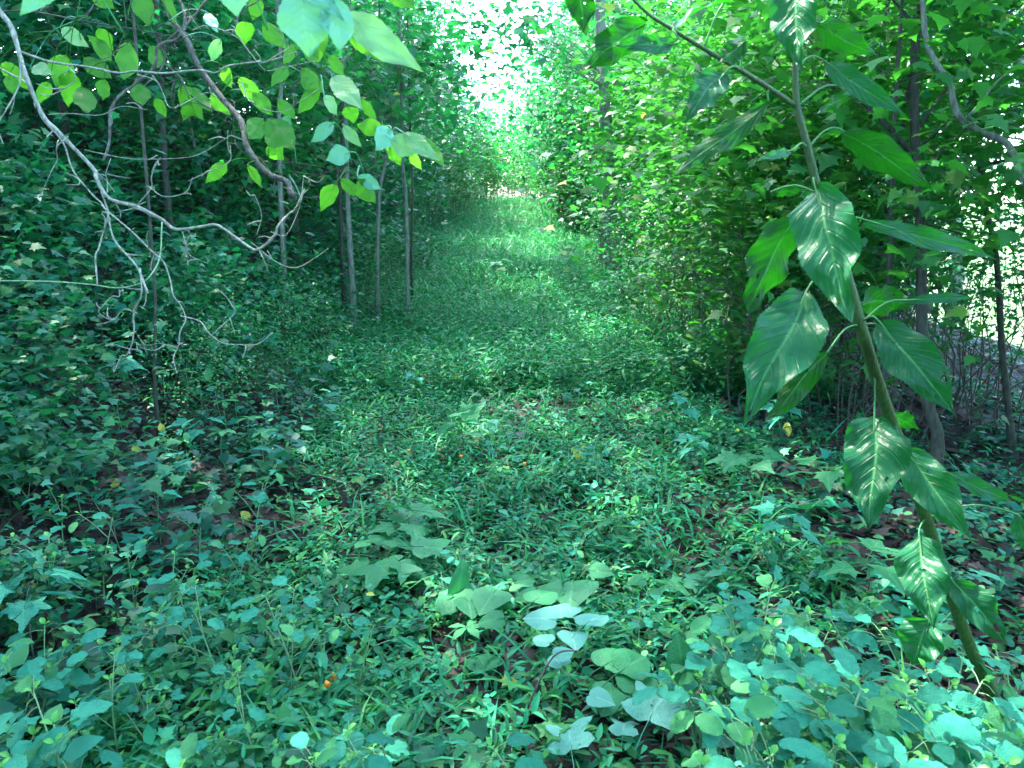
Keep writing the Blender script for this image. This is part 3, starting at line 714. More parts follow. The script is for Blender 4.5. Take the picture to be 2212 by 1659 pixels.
# ---- slender trunks the photograph shows one by one
def trunk_tree(pts, d, wpx, label, bark, crown=None, d2=None, group=None, extra=None, top=None):
    p = [P(a, b, d if d2 is None else d + (d2 - d) * i / (len(pts) - 1)) for i, (a, b) in enumerate(pts)]
    foot = p[-1].copy(); foot[2] = gz(foot[0], foot[1]) - .1
    p = p + ([foot] if foot[2] < p[-1][2] - .05 else [])
    if top is not None: p = [p[0] + np.array(top)] + p
    p = p[::-1]; o = np.array([p[0][0], p[0][1], gz(p[0][0], p[0][1])])
    root = empty('tree', o, label, 'tree', group)
    r = np.array(wpx, float) / 2 / FOC * d
    mb = MB(); q = [x - o for x in p]
    if q[0][2] > -.05: q[0] = q[0] - np.array([0, 0, .1])
    rr = np.interp(np.linspace(0, 1, len(q)), [0, .04, .12, 1], [r[-1] * 1.7, r[-1] * 1.2, r[-1], r[0]])
    pp = tube(mb, q, rr, 10, 6, .03)
    link('trunk', mb.mesh('trunk'), M[bark], root)
    if extra:
        for e in extra:
            mb = MB(); tube(mb, [P(a, b, e[0]) - o for a, b in e[2]], [w_ / 2 / FOC * e[0] for w_ in e[1]], 7, 5, .02)
            link('branch', mb.mesh('branch'), M[bark], root)
    if crown:
        ctr, rad, cl, per, leaf, mat = crown
        if ctr[2] > 20: ctr = P(ctr[0], ctr[1], ctr[3] if len(ctr) > 3 else d) - o
        me, C = crown_mesh('crown', np.array(ctr), rad, cl, per, leaf, T_MAP, .3, .38, .2)
        link('crown', me, M[mat], root)
        mb = MB(); limbs(mb, pp, C, .012, 8); link('twigs', mb.mesh('twigs'), M[bark], root)
    return root
trunk_tree([(742, 150), (748, 330), (752, 460), (760, 600)], 8.4, (9, 13), 'slender pale grey trunk, leftmost of the close pair beside the path', 'bark_grey', top=(0, 0, 3))
trunk_tree([(737, 230), (735, 400), (738, 520), (742, 600)], 8.8, (7, 10), 'thin grey trunk half hidden behind the leftmost slender trunk', 'bark_dark', top=(0, .2, 3))
trunk_tree([(860, 143), (853, 207), (837, 333), (820, 417), (815, 610)], 8.8, (6, 9), 'slender grey trunk curving to the left, middle of the saplings left of the path', 'bark_grey', top=(.1, 0, 3), crown=((820, 150, 99, 8.5), (.8, .7, .8), 46, 13, (.08, .14), 'crown_mid'))
trunk_tree([(865, 100), (868, 333), (877, 433), (880, 620)], 8.9, (7, 9), 'straight slender grey trunk nearest the path on its left', 'bark_grey', top=(-.1, 0, 3), crown=((925, 90, 99, 9), (.55, .7, .7), 40, 12, (.09, .15), 'crown_mid'))
trunk_tree([(887, 300), (890, 420), (889, 560)], 10, (4, 6), 'very thin dark trunk just right of the straight grey one', 'bark_dark', top=(0, 0, 2))
trunk_tree([(604, 100), (603, 250), (605, 400), (613, 570)], 7.5, (8, 11), 'grey mossy trunk standing on the left bank behind the hanging twigs', 'bark_grey', top=(0, 0, 3))
trunk_tree([(330, 560), (335, 700), (335, 850)], 4.2, (6, 8), 'thin dark stem rising from the dark foot of the left bank', 'bark_dark', top=(-.1, .3, 1.6))
trunk_tree([(1214, 330), (1215, 380), (1217, 430)], 22, (17, 20), 'thick dark trunk far down the right side of the path', 'bark_dark', top=(.3, 0, 1.5))
trunk_tree([(1297, 0), (1303, 167), (1310, 280), (1317, 400)], 13, (21, 28), 'thick pale grey trunk showing through the light green leaves on the right', 'bark_grey', top=(0, 0, 4), crown=((1090, 60, 99, 12.5), (.75, .6, .65), 30, 12, (.10, .17), 'crown_mid'))
trunk_tree([(1990, 0), (1981, 33), (1976, 133), (1975, 233), (1978, 333), (1985, 433), (1990, 553), (1991, 686), (1998, 836), (2008, 886), (2025, 940), (2022, 996)], 4.5, (16, 26),
           'dark slim tree with a bent foot behind the large-leaved plant', 'bark_dark', top=(.05, 0, 1.5), group=None,
           extra=[(4.5, (12, 5), [(1972, 335), (1905, 260), (1830, 185), (1745, 80)]), (4.5, (8, 4), [(1985, 275), (2041, 197), (2108, 133), (2205, 50)]),
                  (4.5, (6, 3), [(1980, 380), (2040, 320), (2130, 250), (2215, 225)]), (4.4, (9, 4), [(1978, 60), (1950, 25), (1920, -10)]),
                  (4.6, (5, 2), [(1988, 480), (2060, 500), (2140, 520)])],
           crown=((.1, .3, 3.4), (1.1, .7, .75), 34, 14, (.07, .13), 'crown_dark'))
trunk_tree([(1995, 40), (2025, 140), (2050, 172), (2060, 222), (2080, 262), (2130, 290), (2175, 310), (2200, 360), (2225, 430), (2240, 640), (2235, 1000)], 4.0, (11, 17),
           'crooked pale trunk snaking down the right edge', 'bark_grey', top=(-.1, 0, .8),
           extra=[(4.0, (8, 3), [(2080, 262), (2110, 232), (2160, 170), (2215, 140)])])
trunk_tree([(2105, 150), (2115, 290), (2118, 370), (2130, 450), (2150, 540), (2158, 640), (2165, 760), (2180, 900), (2190, 1010)], 5.2, (8, 14),
           'thin dark trunk between the bent tree and the right edge', 'bark_dark', top=(0, 0, 2),
           extra=[(5.2, (5, 2), [(2120, 390), (2060, 430), (2000, 500)]), (5.2, (4, 2), [(2128, 440), (2180, 400), (2215, 340)])],
           crown=((-.1, .5, 2.9), (1.0, .8, .9), 26, 14, (.08, .13), 'crown_dark'))
# thin leafless shrub stems under the right thicket
def stem_clump(px, py, n, h, label):
    g = G(px, py); o = np.array([g[0], g[1], gz(g[0], g[1])])
    root = empty('shrub', o, label, 'shrub', 'twiggy shrubs under the right thicket')
    for i in range(n):
        b = rng.normal(0, .12, 3) * np.array([1, 1, 0]); hh = h * (.6 + .5 * rng.random())
        e = b + np.array([rng.normal(0, .35), rng.normal(0, .3), hh]); m_ = (b + e) / 2 + rng.normal(0, .07, 3)
        mb = MB(); q = tube(mb, [b - np.array([0, 0, .05]), m_, e], [.006, .0045, .002], 4, 4)
        for _ in range(4):
            a = q[rng.integers(3, len(q))]; c = a + np.array([rng.normal(0, .16), rng.normal(0, .16), .05 + .25 * rng.random()])
            tube(mb, [a, (a + c) / 2 + rng.normal(0, .03, 3), c], [.003, .002, .001], 3, 3)
        link('stem', mb.mesh('stem'), M['bark_twig'], root)
    me, C = crown_mesh('foliage', (0, 0, h * .75), (.45, .4, h * .35), 22, 11, (.03, .06), T_OV, .4, .16, .1)
    link('foliage', me, M['crown_mid'], root)
for i, (a, b) in enumerate([(1380, 640), (1450, 660), (1520, 690), (1590, 720), (1480, 740), (1660, 760), (1740, 800), (1850, 830), (1930, 860), (1560, 640), (2060, 900), (2130, 930), (1800, 760)]):
    stem_clump(a, b, 7, 1.5 if i % 2 else 1.1, 'tangle of thin brown stems under the right thicket')
# loose shrubs where light comes in at the right edge
for i, (x, y, s) in enumerate([(3.4, 8.6, 1.0), (3.9, 6.3, .8)]):
    place(shrM[i % 2], x, y, s, 'loose small-leaved shrub in the light at the far right', 'shrubs in the light at the far right')
for i, (x, y, s) in enumerate([(5.9, 8.4, .85), (4.3, 10.5, .95)]):
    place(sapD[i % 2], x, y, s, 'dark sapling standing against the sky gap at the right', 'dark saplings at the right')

# ------------------------------------------------------------------ hand placed leaves
def hero(A, B, W, n, t0=.42, serr=.03, nser=16, wave=.05, fold=.18, curl=.12, nl=26, nw=5, holes=(), seed=0, sharp=1.0, stem=None, sr=.0017):
    """leaf blade from A to B, full width W, upper side facing n"""
    A = np.array(A, float); B = np.array(B, float); r_ = np.random.default_rng(seed)
    ey = B - A; ln = np.linalg.norm(ey); ey /= ln
    n = np.array(n, float); ez = n - ey * (n @ ey); ez /= np.linalg.norm(ez); ex = np.cross(ey, ez)
    T = np.linspace(0, 1, nl + 1); U = np.linspace(-1, 1, 2 * nw + 1)
    al = math.log(.5) / math.log(t0)
    prof = np.sin(np.pi * np.clip(T, 0, 1) ** al) ** (.75 if sharp else .52) * (1 - .25 * sharp * T ** 4)
    prof = prof * (1 - .42 * np.clip((T - .62) / .38, 0, 1) ** 1.3 * min(1, sharp + .25))
    ph = r_.random(6) * 6.28
    t, u = np.meshgrid(T, U, indexing='ij')
    w = prof[:, None] * W / 2 * (1 + .05 * np.sin(4 * t * 3.1 + ph[0] + np.sign(u)))
    edge = np.abs(u) > .99
    w = w * (1 + np.where(edge, serr * (np.arange(nl + 1)[:, None] % 2 * 2 - 1), 0))
    x = u * w
    y = t * ln + .03 * ln * np.abs(u) * (1 - t) 
    z = fold * np.abs(x) - curl * ln * (t ** 2 - t) * 0 - curl * ln * (2 * (t - .5) ** 2)
    z += wave * W * np.abs(u) ** 1.5 * np.sin(t * 17 + ph[1] + 1.6 * np.sign(u)) * (t > 0) 
    z += (.026 if W > .02 and nl > 30 else .012) * W * np.abs(np.sin(np.pi * (9 * t - 2.2 * np.abs(u)))) * np.clip(np.abs(u) * 5, 0, 1) + .03 * W * np.sin(t * 11 + ph[4] + 3 * u) * np.cos(7 * t * u + ph[5])
    x = x + .04 * ln * np.sin(t * 3.1 + ph[2]) * (ph[3] - 3.1) / 3.1 * np.sin(np.pi * t)
    V = A + x[..., None] * ex + y[..., None] * ey + z[..., None] * ez
    m = 2 * nw + 1
    F = []
    for i in range(nl):
        for j in range(2 * nw):
            tc_, uc = (T[i] + T[i + 1]) / 2, (U[j] + U[j + 1]) / 2
            if any(((tc_ - h[0]) / h[2]) ** 2 + ((uc - h[1]) / (h[3] if len(h) > 3 else h[2] * 2)) ** 2 < 1 for h in holes): continue
            a = i * m + j
            F += [(a, a + 1, a + 1 + m), (a, a + 1 + m, a + m)]
    L = np.stack([u, t, np.full_like(u, r_.random() * .97)], -1).reshape(-1, 3)
    # keep upper side on +ez
    mb = MB(); mb.add(V.reshape(-1, 3), np.array(F), L)
    if stem is not None:
        S = np.array(stem, float); mid_ = (S + A) / 2 + np.array([0, 0, .15 * np.linalg.norm(S - A)])
        tube(mb, [S, mid_, A, A + ey * ln * .25 - ez * .0015 + ez * (-curl * ln * .1)], [sr * 1.3, sr, sr, sr * .5], 5, 4)
        mb.L[-1] = mb.L[-1] * np.array([0, 0, 0])
    return mb
def towards(p, up=.0, side=0.0):
    v = CAM - np.array(p); v /= np.linalg.norm(v)
    return v + np.array([side, 0, up])
# ---- the tall large-leaved plant at the right
stemD = [(2118, 1450, 2.02), (2085, 1370, 1.95), (2040, 1240, 1.82), (2000, 1120, 1.70), (1960, 1000, 1.60), (1925, 910, 1.53), (1888, 800, 1.46), (1858, 700, 1.42), (1830, 600, 1.40), (1800, 500, 1.38),
         (1770, 420, 1.36), (1745, 320, 1.34), (1722, 230, 1.33), (1718, 150, 1.32), (1722, 60, 1.31), (1730, -60, 1.30)]
foot = P(2205, 1640, 2.2); foot[2] = gz(foot[0], foot[1])
ro = foot
poke = empty('large_leaved_plant', ro, 'tall leaning plant with a thick olive stem and large drooping wrinkled leaves at the right', 'plant')
sp = [foot - np.array([0, 0, .05]), P(2160, 1545, 2.1)] + [P(*q) for q in stemD]
mb = MB(); wid = [44, 43, 38, 33, 31, 30, 29, 27, 25, 24, 22, 20, 17, 15, 13, 11, 9, 6]
tube(mb, [q - ro for q in sp], [w_ / 2 / FOC * 1.5 for w_ in wid], 12, 6, .015); link('stem', mb.mesh('stem'), M['stem_green'], poke)
br = [(1716, 228, 1.33), (1660, 190, 1.30), (1600, 152, 1.27), (1520, 105, 1.25), (1450, 62, 1.23), (1400, 30, 1.22), (1360, -10, 1.2)]
mb = MB(); tube(mb, [P(*q) - ro for q in br], [w_ / 2 / FOC * 1.3 for w_ in (13, 11, 10, 9, 8, 7, 5)], 9, 5, .015); link('side_branch', mb.mesh('side_branch'), M['stem_green'], poke)
SPT = np.array(sp + [P(*q) for q in br])
from_list = [  # base px,py, tip px,py, width px, base depth, tip depth, up side towards the camera, holes
    (1718, -75, 1722, 142, 112, 1.22, 1.18, 1, ()),
    (1760, 45, 1892, 117, 62, 1.33, 1.38, 0, ((.3, .1, .05, .12),)),
    (1775, 128, 1960, 250, 52, 1.36, 1.30, 1, ()),
    (1843, 200, 1758, 245, 30, 1.40, 1.36, 0, ()),
    (1812, 278, 2018, 406, 74, 1.36, 1.40, 0, ()),
    (1655, 228, 1448, 392, 52, 1.30, 1.22, 0, ()),
    (1715, 322, 1642, 342, 24, 1.30, 1.24, 1, ()),
    (1606, 92, 1552, 140, 52, 1.27, 1.25, 0, ()),
    (1572, 150, 1482, 256, 76, 1.25, 1.18, 1, ()),
    (1466, 92, 1327, 98, 44, 1.22, 1.16, 1, ()),
    (1392, 44, 1258, 152, 82, 1.22, 1.18, 0, ((.45, .1, .035, .08),)),
    (1250, -50, 1262, 72, 66, 1.2, 1.22, 0, ()),
    (1580, -12, 1440, 58, 44, 1.25, 1.15, 1, ()),
    (1757, 388, 1826, 686, 142, 1.32, 1.22, 1, ((.86, .45, .03, .12),)),
    (1712, 462, 1607, 680, 108, 1.38, 1.40, 0, ()),
    (1752, 612, 1616, 908, 148, 1.34, 1.24, 1, ((.93, .0, .02, .2),)),
    (1786, 762, 1650, 912, 62, 1.38, 1.36, 0, ()),
    (1893, 688, 2070, 898, 108, 1.38, 1.30, 1, ((.70, -.75, .05, .15),)),
    (1852, 655, 1974, 650, 72, 1.44, 1.48, 0, ()),
    (1962, 735, 1930, 808, 36, 1.40, 1.40, 1, ()),
    (1889, 885, 1877, 1138, 136, 1.46, 1.36, 1, ((.62, -.5, .03, .07),)),
    (1950, 963, 2096, 1166, 92, 1.52, 1.42, 1, ((.3, -.35, .03, .09),)),
    (1925, 893, 1980, 925, 46, 1.56, 1.6, 0, ()),
    (1985, 1150, 2015, 1353, 108, 1.66, 1.56, 1, ((.42, 0, .03, .09), (.68, .15, .025, .06))),
    (2055, 1250, 2180, 1394, 76, 1.76, 1.72, 1, ((.45, .1, .04, .1), (.78, -.2, .07, .28))),
    (2010, 1335, 1965, 1440, 96, 1.84, 1.86, 1, ()),
    (2050, 1022, 2202, 1088, 38, 1.62, 1.66, 1, ()),
    (1872, 476, 2172, 558, 44, 1.42, 1.50, 1, ()),
    (1962, 648, 2112, 640, 24, 1.44, 1.45, 1, ()),
    (1665, 415, 1742, 410, 26, 1.42, 1.40, 0, ()),
    (2195, 1110, 2225, 1205, 40, 1.6, 1.6, 1, ()),
]
for i, (ax, ay, bx, by, wd, d0, d1, up, holes) in enumerate(from_list):
    A, B = P(ax, ay, d0), P(bx, by, d1)
    j = np.argmin(np.linalg.norm(SPT - A, axis=1) + .6 * np.maximum(0, SPT[:, 2] - A[2] - .05)); S = SPT[j]
    n = towards(A, .25, rng.normal(0, .25)) * (1 if up else -1) + (np.array([0, 0, .5]) if not up else 0)
    if len(holes) == 0 and wd > 40: holes = ((rng.uniform(.2, .8), rng.uniform(-.7, .7), .022, .07), (rng.uniform(.3, .9), rng.uniform(-.8, .8), .018, .06), (rng.uniform(.3, .8), rng.choice([-1, 1]), .04, .14))
    mb = hero(A - ro, B - ro, wd * .98 / FOC * (d0 + d1) / 2, n, seed=i + 3, nl=72, nw=9, wave=.13, fold=(.24 if up else .14), curl=.14, holes=holes, stem=S - ro, serr=.018,t0=.40)
    o = link('leaf', mb.mesh('leaf'), M['poke'], poke)
# ---- overhanging trees at the upper left
def branch_set(root, o, lst, mat, name):
    for d0, d1, w0, w1, pts in lst:
        n = len(pts); mb = MB()
        q = [P(a, b, d0 + (d1 - d0) * i / (n - 1)) + rng.normal(0, .006, 3) for i, (a, b) in enumerate(pts)]
        pp = tube(mb, [x - o for x in q], [(w0 + (w1 - w0) * i / (n - 1)) * (.86 + .16 * rng.random()) / 2 / FOC * (d0 + d1) / 2 * .74 for i in range(n)], 7, 5, .10)
        # short spurs
        for _ in range(n // 2):
            a = pp[rng.integers(2, len(pp))]; e = a + rng.normal(0, .022, 3)
            tube(mb, [a, (a + e) / 2 + rng.normal(0, .004, 3), e], [.0016, .0012, .0007], 4, 3)
        link(name, mb.mesh(name), mat, root)
o1 = np.array([-1.75, 1.25, float(gz(-1.75, 1.25))])
dead = empty('dead_tree', o1, 'leafless tree with pale crooked bare branches hanging in at the upper left', 'dead tree')
mb = MB(); top1 = P(-260, -220, 1.75) - o1
tube(mb, [(0, 0, -.1), (.03, 0, .9), (0, .03, 1.6), tuple(top1)], [.05, .045, .035, .022], 9, 5, .04); link('trunk', mb.mesh('trunk'), M['bark_pale'], dead)
tp = top1 + o1
def back(p):   # pixel of the off-frame trunk top
    return (-260, -220)
branch_set(dead, o1, [
    (1.75, 1.55, 17, 4.5, [(-260, -220), (-90, -110), (0, 25), (15, 60), (38, 118), (55, 170), (95, 240), (135, 280), (190, 350), (215, 400), (235, 425), (290, 450), (340, 478), (390, 498), (430, 488), (480, 495), (540, 530), (567, 536), (587, 513), (600, 490), (630, 470), (647, 443), (648, 413)]),
    (1.72, 1.7, 8, 3.5, [(38, 118), (100, 133), (180, 141), (250, 142), (290, 150), (350, 155), (430, 156), (470, 153), (492, 140), (545, 141), (575, 128), (640, 110)]),
    (1.6, 1.55, 6, 4.5, [(215, 410), (220, 440), (232, 470), (230, 500), (215, 530), (207, 555), (205, 597)]),
    (1.6, 1.5, 5, 7, [(232, 470), (255, 505), (290, 560), (305, 592), (335, 627)]),
    (1.5, 1.5, 5, 3, [(305, 595), (297, 636), (283, 670), (287, 703), (285, 736), (273, 760), (258, 780), (258, 803)]),
    (1.5, 1.5, 3, 2, [(285, 730), (290, 748), (297, 756)]),
    (1.5, 1.5, 3.5, 2.5, [(283, 670), (260, 678), (233, 690), (222, 681), (230, 660), (250, 647), (258, 640), (252, 628)]),
    (1.62, 1.55, 5.5, 3, [(213, 440), (235, 465), (285, 505), (333, 547), (350, 573), (365, 605), (377, 636), (392, 665), (398, 686), (390, 715), (380, 743), (383, 770), (380, 790)]),
    (1.55, 1.55, 4.5, 2, [(398, 686), (425, 700), (450, 713), (480, 735), (513, 753), (555, 742), (597, 716)]),
    (1.55, 1.55, 3, 2, [(463, 715), (497, 693), (502, 665), (502, 645)]),
    (1.55, 1.55, 2.5, 1.5, [(380, 743), (345, 745), (315, 738), (290, 724)]),
    (1.8, 1.6, 6, 4, [(-40, 110), (0, 150), (50, 190), (100, 250), (130, 310), (160, 373), (190, 415), (213, 440), (233, 473)]),
    (1.7, 1.65, 6, 3, [(38, 125), (36, 187), (20, 240), (4, 267), (3, 312)]),
    (1.68, 1.66, 4, 3, [(90, 205), (113, 208), (135, 198), (155, 180), (163, 160), (150, 142)]),
    (1.66, 1.66, 3, 2, [(100, 253), (150, 252), (207, 247), (273, 237), (310, 225)]),
    (1.64, 1.64, 3.5, 2, [(140, 298), (137, 323), (115, 350), (97, 373), (87, 407)]),
    (1.62, 1.62, 3, 2, [(243, 418), (237, 385), (236, 365), (241, 350)]),
    (1.6, 1.6, 3.5, 2.5, [(260, 445), (285, 440), (310, 420), (327, 405), (329, 370), (345, 355), (350, 342)]),
    (1.6, 1.6, 3.5, 2.5, [(327, 407), (355, 413), (377, 418), (400, 405), (423, 388)]),
    (1.58, 1.58, 2.5, 1.6, [(423, 390), (460, 378), (493, 350), (497, 320)]),
    (1.6, 1.6, 3.5, 2, [(388, 500), (400, 535), (420, 555), (440, 580)]),
    (1.6, 1.6, 3, 1.8, [(545, 533), (600, 570), (640, 572), (680, 560), (712, 534)]),
    (1.6, 1.6, 2.4, 1.5, [(397, 535), (398, 520), (412, 510), (417, 497)]),
    (1.6, 1.6, 2.4, 1.5, [(545, 505), (570, 470), (560, 440), (545, 420)]),
    (1.6, 1.6, 2.4, 1.5, [(587, 513), (610, 505), (640, 455), (655, 420), (672, 380)]),
    (1.7, 1.7, 3.5, 2.5, [(297, 160), (330, 180), (350, 207), (383, 230), (433, 207), (467, 190)]),
    (1.7, 1.7, 2.6, 1.6, [(520, 187), (535, 215), (570, 238), (610, 239), (650, 220), (683, 193)]),
    (1.7, 1.7, 3, 2, [(410, 53), (450, 57), (507, 74), (533, 110), (563, 145), (617, 147), (683, 137)]),
    (1.72, 1.6, 3, 1.8, [(175, 325), (260, 335), (330, 342), (400, 345), (450, 330), (485, 300), (493, 280)]),
], M['bark_pale'], 'branch')
o2 = np.array([-1.35, 2.35, float(gz(-1.35, 2.35))])
live = empty('young_tree', o2 + np.array([-1.2, -.6, float(gz(-2.55, 1.75)) - o2[2]]), 'young tree reaching in at the upper left with dark branches and backlit yellow-green leaves', 'tree')
o2 = np.array(live.location)
top2 = P(120, -520, 1.95) - o2
mb = MB(); tube(mb, [(0, 0, -.1), (.05, 0, 1.0), (.35, .05, 1.9), tuple(top2)], [.06, .055, .045, .03], 9, 5, .04); link('trunk', mb.mesh('trunk'), M['bark_twig'], live)
branch_set(live, o2, [
    (1.95, 1.75, 20, 17, [(120, -520), (270, -160), (340, -20), (365, 45), (395, 80), (430, 140), (475, 210), (510, 270), (540, 320), (580, 370), (610, 400), (633, 423)]),
    (1.9, 1.8, 11, 8, [(330, -60), (385, 0), (402, 45), (380, 78), (350, 102), (330, 140), (290, 178), (260, 212), (245, 240), (238, 300), (232, 352)]),
    (1.9, 1.85, 8, 4, [(470, -40), (447, 0), (407, 47), (360, 90), (350, 125), (347, 157), (327, 178)]),
    (1.9, 1.85, 5, 3, [(580, -30), (557, 0), (523, 33), (512, 62), (507, 74)]),
    (1.85, 1.8, 5, 3, [(360, 138), (385, 165), (410, 197), (445, 230), (483, 263), (520, 307), (560, 347), (590, 375)]),
    (1.9, 1.9, 6, 3, [(-40, 30), (60, 31), (165, 38), (230, 60), (300, 70), (380, 78)]),
    (1.88, 1.88, 4, 3, [(220, -20), (205, 5), (180, 25), (163, 38)]),
    (1.85, 1.85, 3, 2, [(540, 330), (590, 345), (640, 352), (700, 358)]),
    (1.85, 2.0, 3, 2, [(610, 180), (690, 165), (760, 120), (800, 80)]),
    (1.85, 1.85, 3, 2, [(620, 205), (640, 150), (620, 90), (580, 40)]),
    (1.8, 1.7, 3, 1.6, [(640, 370), (700, 375), (760, 355), (800, 345), (820, 300), (850, 270)]),
    (1.8, 1.75, 2.6, 1.5, [(735, 355), (760, 375), (790, 388)]),
    (1.75, 1.75, 2.6, 1.5, [(620, 405), (680, 420), (720, 405), (740, 385)]),
    (1.9, 1.9, 3, 2, [(270, -20), (275, 40), (250, 90), (235, 130), (180, 140)]),
    (1.9, 1.9, 3, 2, [(330, 30), (325, 60), (380, 155), (385, 185)]),
    (1.9, 1.9, 3, 2, [(390, 140), (380, 200), (376, 232)]),
], M['bark_twig'], 'branch')
yl = [ # base, tip, width, kind (y translucent, b pale upper side), depth
    (280, 92, 265, 175, 46, 'y', 1.95), (143, 118, 120, 190, 48, 'y', 1.95), (150, 150, 148, 230, 42, 'y', 1.93), (245, 133, 190, 75, 32, 'y', 1.95), (130, 60, 192, 102, 30, 'b', 1.9),
    (180, 125, 243, 172, 36, 'y', 1.93), (0, 133, 70, 197, 34, 'y', 1.9), (176, 188, 190, 248, 42, 'y', 1.9), (300, -22, 322, 60, 40, 'y', 1.9), (300, 180, 308, 230, 38, 'y', 1.9),
    (388, 183, 440, 260, 42, 'y', 1.88), (530, 40, 528, 98, 38, 'y', 1.88), (567, 50, 620, 106, 34, 'y', 1.88), (620, 140, 586, 188, 28, 'y', 1.85), (650, 147, 700, 202, 34, 'y', 1.85),
    (515, 165, 570, 230, 34, 'y', 1.85), (690, 190, 642, 246, 30, 'y', 1.85), (568, 257, 535, 302, 40, 'y', 1.8), (578, 258, 638, 324, 60, 'y', 1.8), (582, 305, 612, 346, 38, 'y', 1.8),
    (490, 350, 443, 396, 28, 'y', 1.75), (535, 355, 567, 407, 19, 'y', 1.75), (722, 265, 671, 308, 28, 'b', 1.7), (757, 328, 703, 346, 40, 'b', 1.7), (726, 395, 692, 456, 36, 'y', 1.65),
    (715, 160, 783, 236, 46, 'b', 1.6), (752, 228, 764, 266, 34, 'y', 1.65), (775, 213, 816, 263, 22, 'y', 1.6), (827, 282, 768, 268, 34, 'y', 1.6), (845, 275, 812, 325, 42, 'b', 1.5),
    (740, 270, 781, 318, 24, 'b', 1.6), (843, 300, 912, 330, 46, 'b', 1.45), (868, 284, 952, 348, 32, 'b', 1.45), (915, 296, 962, 364, 24, 'y', 1.5), (838, 310, 867, 358, 32, 'y', 1.5),
    (885, 330, 910, 366, 20, 'y', 1.5), (772, 380, 825, 409, 28, 'b', 1.6), (773, 386, 812, 440, 38, 'y', 1.6), (735, 385, 783, 427, 24, 'y', 1.62), (65, 145, 115, 160, 28, 'b', 1.9),
    (225, 170, 222, 218, 30, 'y', 1.92), (415, 190, 460, 245, 26, 'y', 1.88), (655, 90, 690, 140, 28, 'y', 1.85), (445, 25, 470, 70, 24, 'b', 1.9), (700, 205, 730, 250, 26, 'b', 1.75), (350, -10, 385, 55, 34, 'y', 1.9),
    (560, -5, 545, 45, 30, 'y', 1.9), (335, 210, 360, 255, 22, 'y', 1.85), (625, 250, 600, 290, 22, 'b', 1.8), (190, -25, 250, 20, 34, 'y', 1.9),(480,140,500,190,26,'y',1.85),(390,232,425,250,24,'y',1.85),
    (105, 175, 85, 225, 26, 'y', 1.95), (210, 60, 245, 110, 28, 'y', 1.95), (325, 100, 350, 150, 30, 'y', 1.92), (455, 200, 500, 250, 30, 'y', 1.88), (410, 215, 395, 262, 24, 'y', 1.88), (545, 200, 590, 250, 30, 'y', 1.84), (600, 215, 640, 260, 26, 'y', 1.82), (668, 150, 660, 200, 26, 'y', 1.83), (20, 160, 30, 205, 26, 'y', 1.9), (640, 95, 610, 140, 24, 'y', 1.86), (475, 85, 455, 135, 26, 'b', 1.9), (710, 120, 745, 165, 28, 'y', 1.7),
    (738, 22, 913, 152, 62, 'b', 1.15), (745, 60, 862, 142, 44, 'y', 1.18), (655, -30, 668, 125, 105, 'b', .95), (720, -10, 735, 112, 70, 'b', .97), (130, -60, 42, 34, 46, 'b', 1.0), (500, -60, 512, 36, 64, 'b', 1.0),
    (640, -50, 742, 40, 46, 'b', .98), (670, 40, 690, 135, 50, 'y', 1.02), (820, -40, 900, 20, 40, 'y', 1.2),
]
LPT = np.array([np.array(live.matrix_world @ Vector((0,0,0)))*0 + P(a, b, 1.85) for a, b in [(365, 45), (395, 80), (430, 140), (475, 210), (510, 270), (540, 320), (580, 370), (350, 102), (290, 178), (260, 212), (165, 38), (230, 60), (523, 33), (445, 230), (640, 352), (690, 165), (760, 120), (640, 150), (700, 375), (760, 355), (820, 300), (790, 388), (275, 40), (235, 130), (385, 165)]])
for i, (ax, ay, bx, by, wd, kd, d) in enumerate(yl):
    A, B = P(ax, ay, d), P(bx, by, d * (1 + .02 * rng.normal()))
    j = np.argmin(np.linalg.norm(LPT - A, axis=1)); S = LPT[j]
    if np.linalg.norm(S - A) > .16: S = A + (S - A) * .16 / np.linalg.norm(S - A)
    n = towards(A, .2, rng.normal(0, .3)); n = n if kd == 'b' else -n + np.array([0, 0, .4])
    mb = hero(A - o2, B - o2, wd * 1.1 / FOC * d, n, seed=i + 60, nl=18, nw=4, wave=.04, fold=.12, curl=.08, t0=.42, serr=.03, stem=S - o2, sr=.0010)
    link('leaf', mb.mesh('leaf'), M['yg' if kd == 'y' else 'paleleaf'], live)

# ------------------------------------------------------------------ jewelweed
def leafmesh(seed, wd, **kw):
    mb = hero((0, 0, 0), (0, 1, 0), wd, (0, 0, 1), seed=seed, **kw); return mb.mesh('leaf')
JL = [leafmesh(300 + i, .50 + .06 * (i % 3), nl=16, nw=3, serr=.045, wave=.05, fold=.1, curl=.12 + .05 * (i % 2), t0=.5, sharp=0,
               holes=((.6, .7, .12, .35),) if i in (3,) else ()) for i in range(6)]
BL = leafmesh(320, .6, nl=8, nw=2, serr=.03, fold=.3, curl=.2, t0=.5)
for m_ in JL: m_.materials.append(M['jewel'])
BL.materials.append(M['bud'])
def set_leaf(me, parent, pos, phi, tilt, roll, s, name='leaf'):
    o = bpy.data.objects.new(name, me); scene.collection.objects.link(o); o.parent = parent
    Q = rotm(np.array([phi]), np.array([tilt]), np.array([roll]))[0]
    o.matrix_local = Matrix.Translation(Vector(pos)) @ Matrix([list(map(float, r)) for r in Q]).to_4x4() @ Matrix.Scale(float(s), 4)
    return o
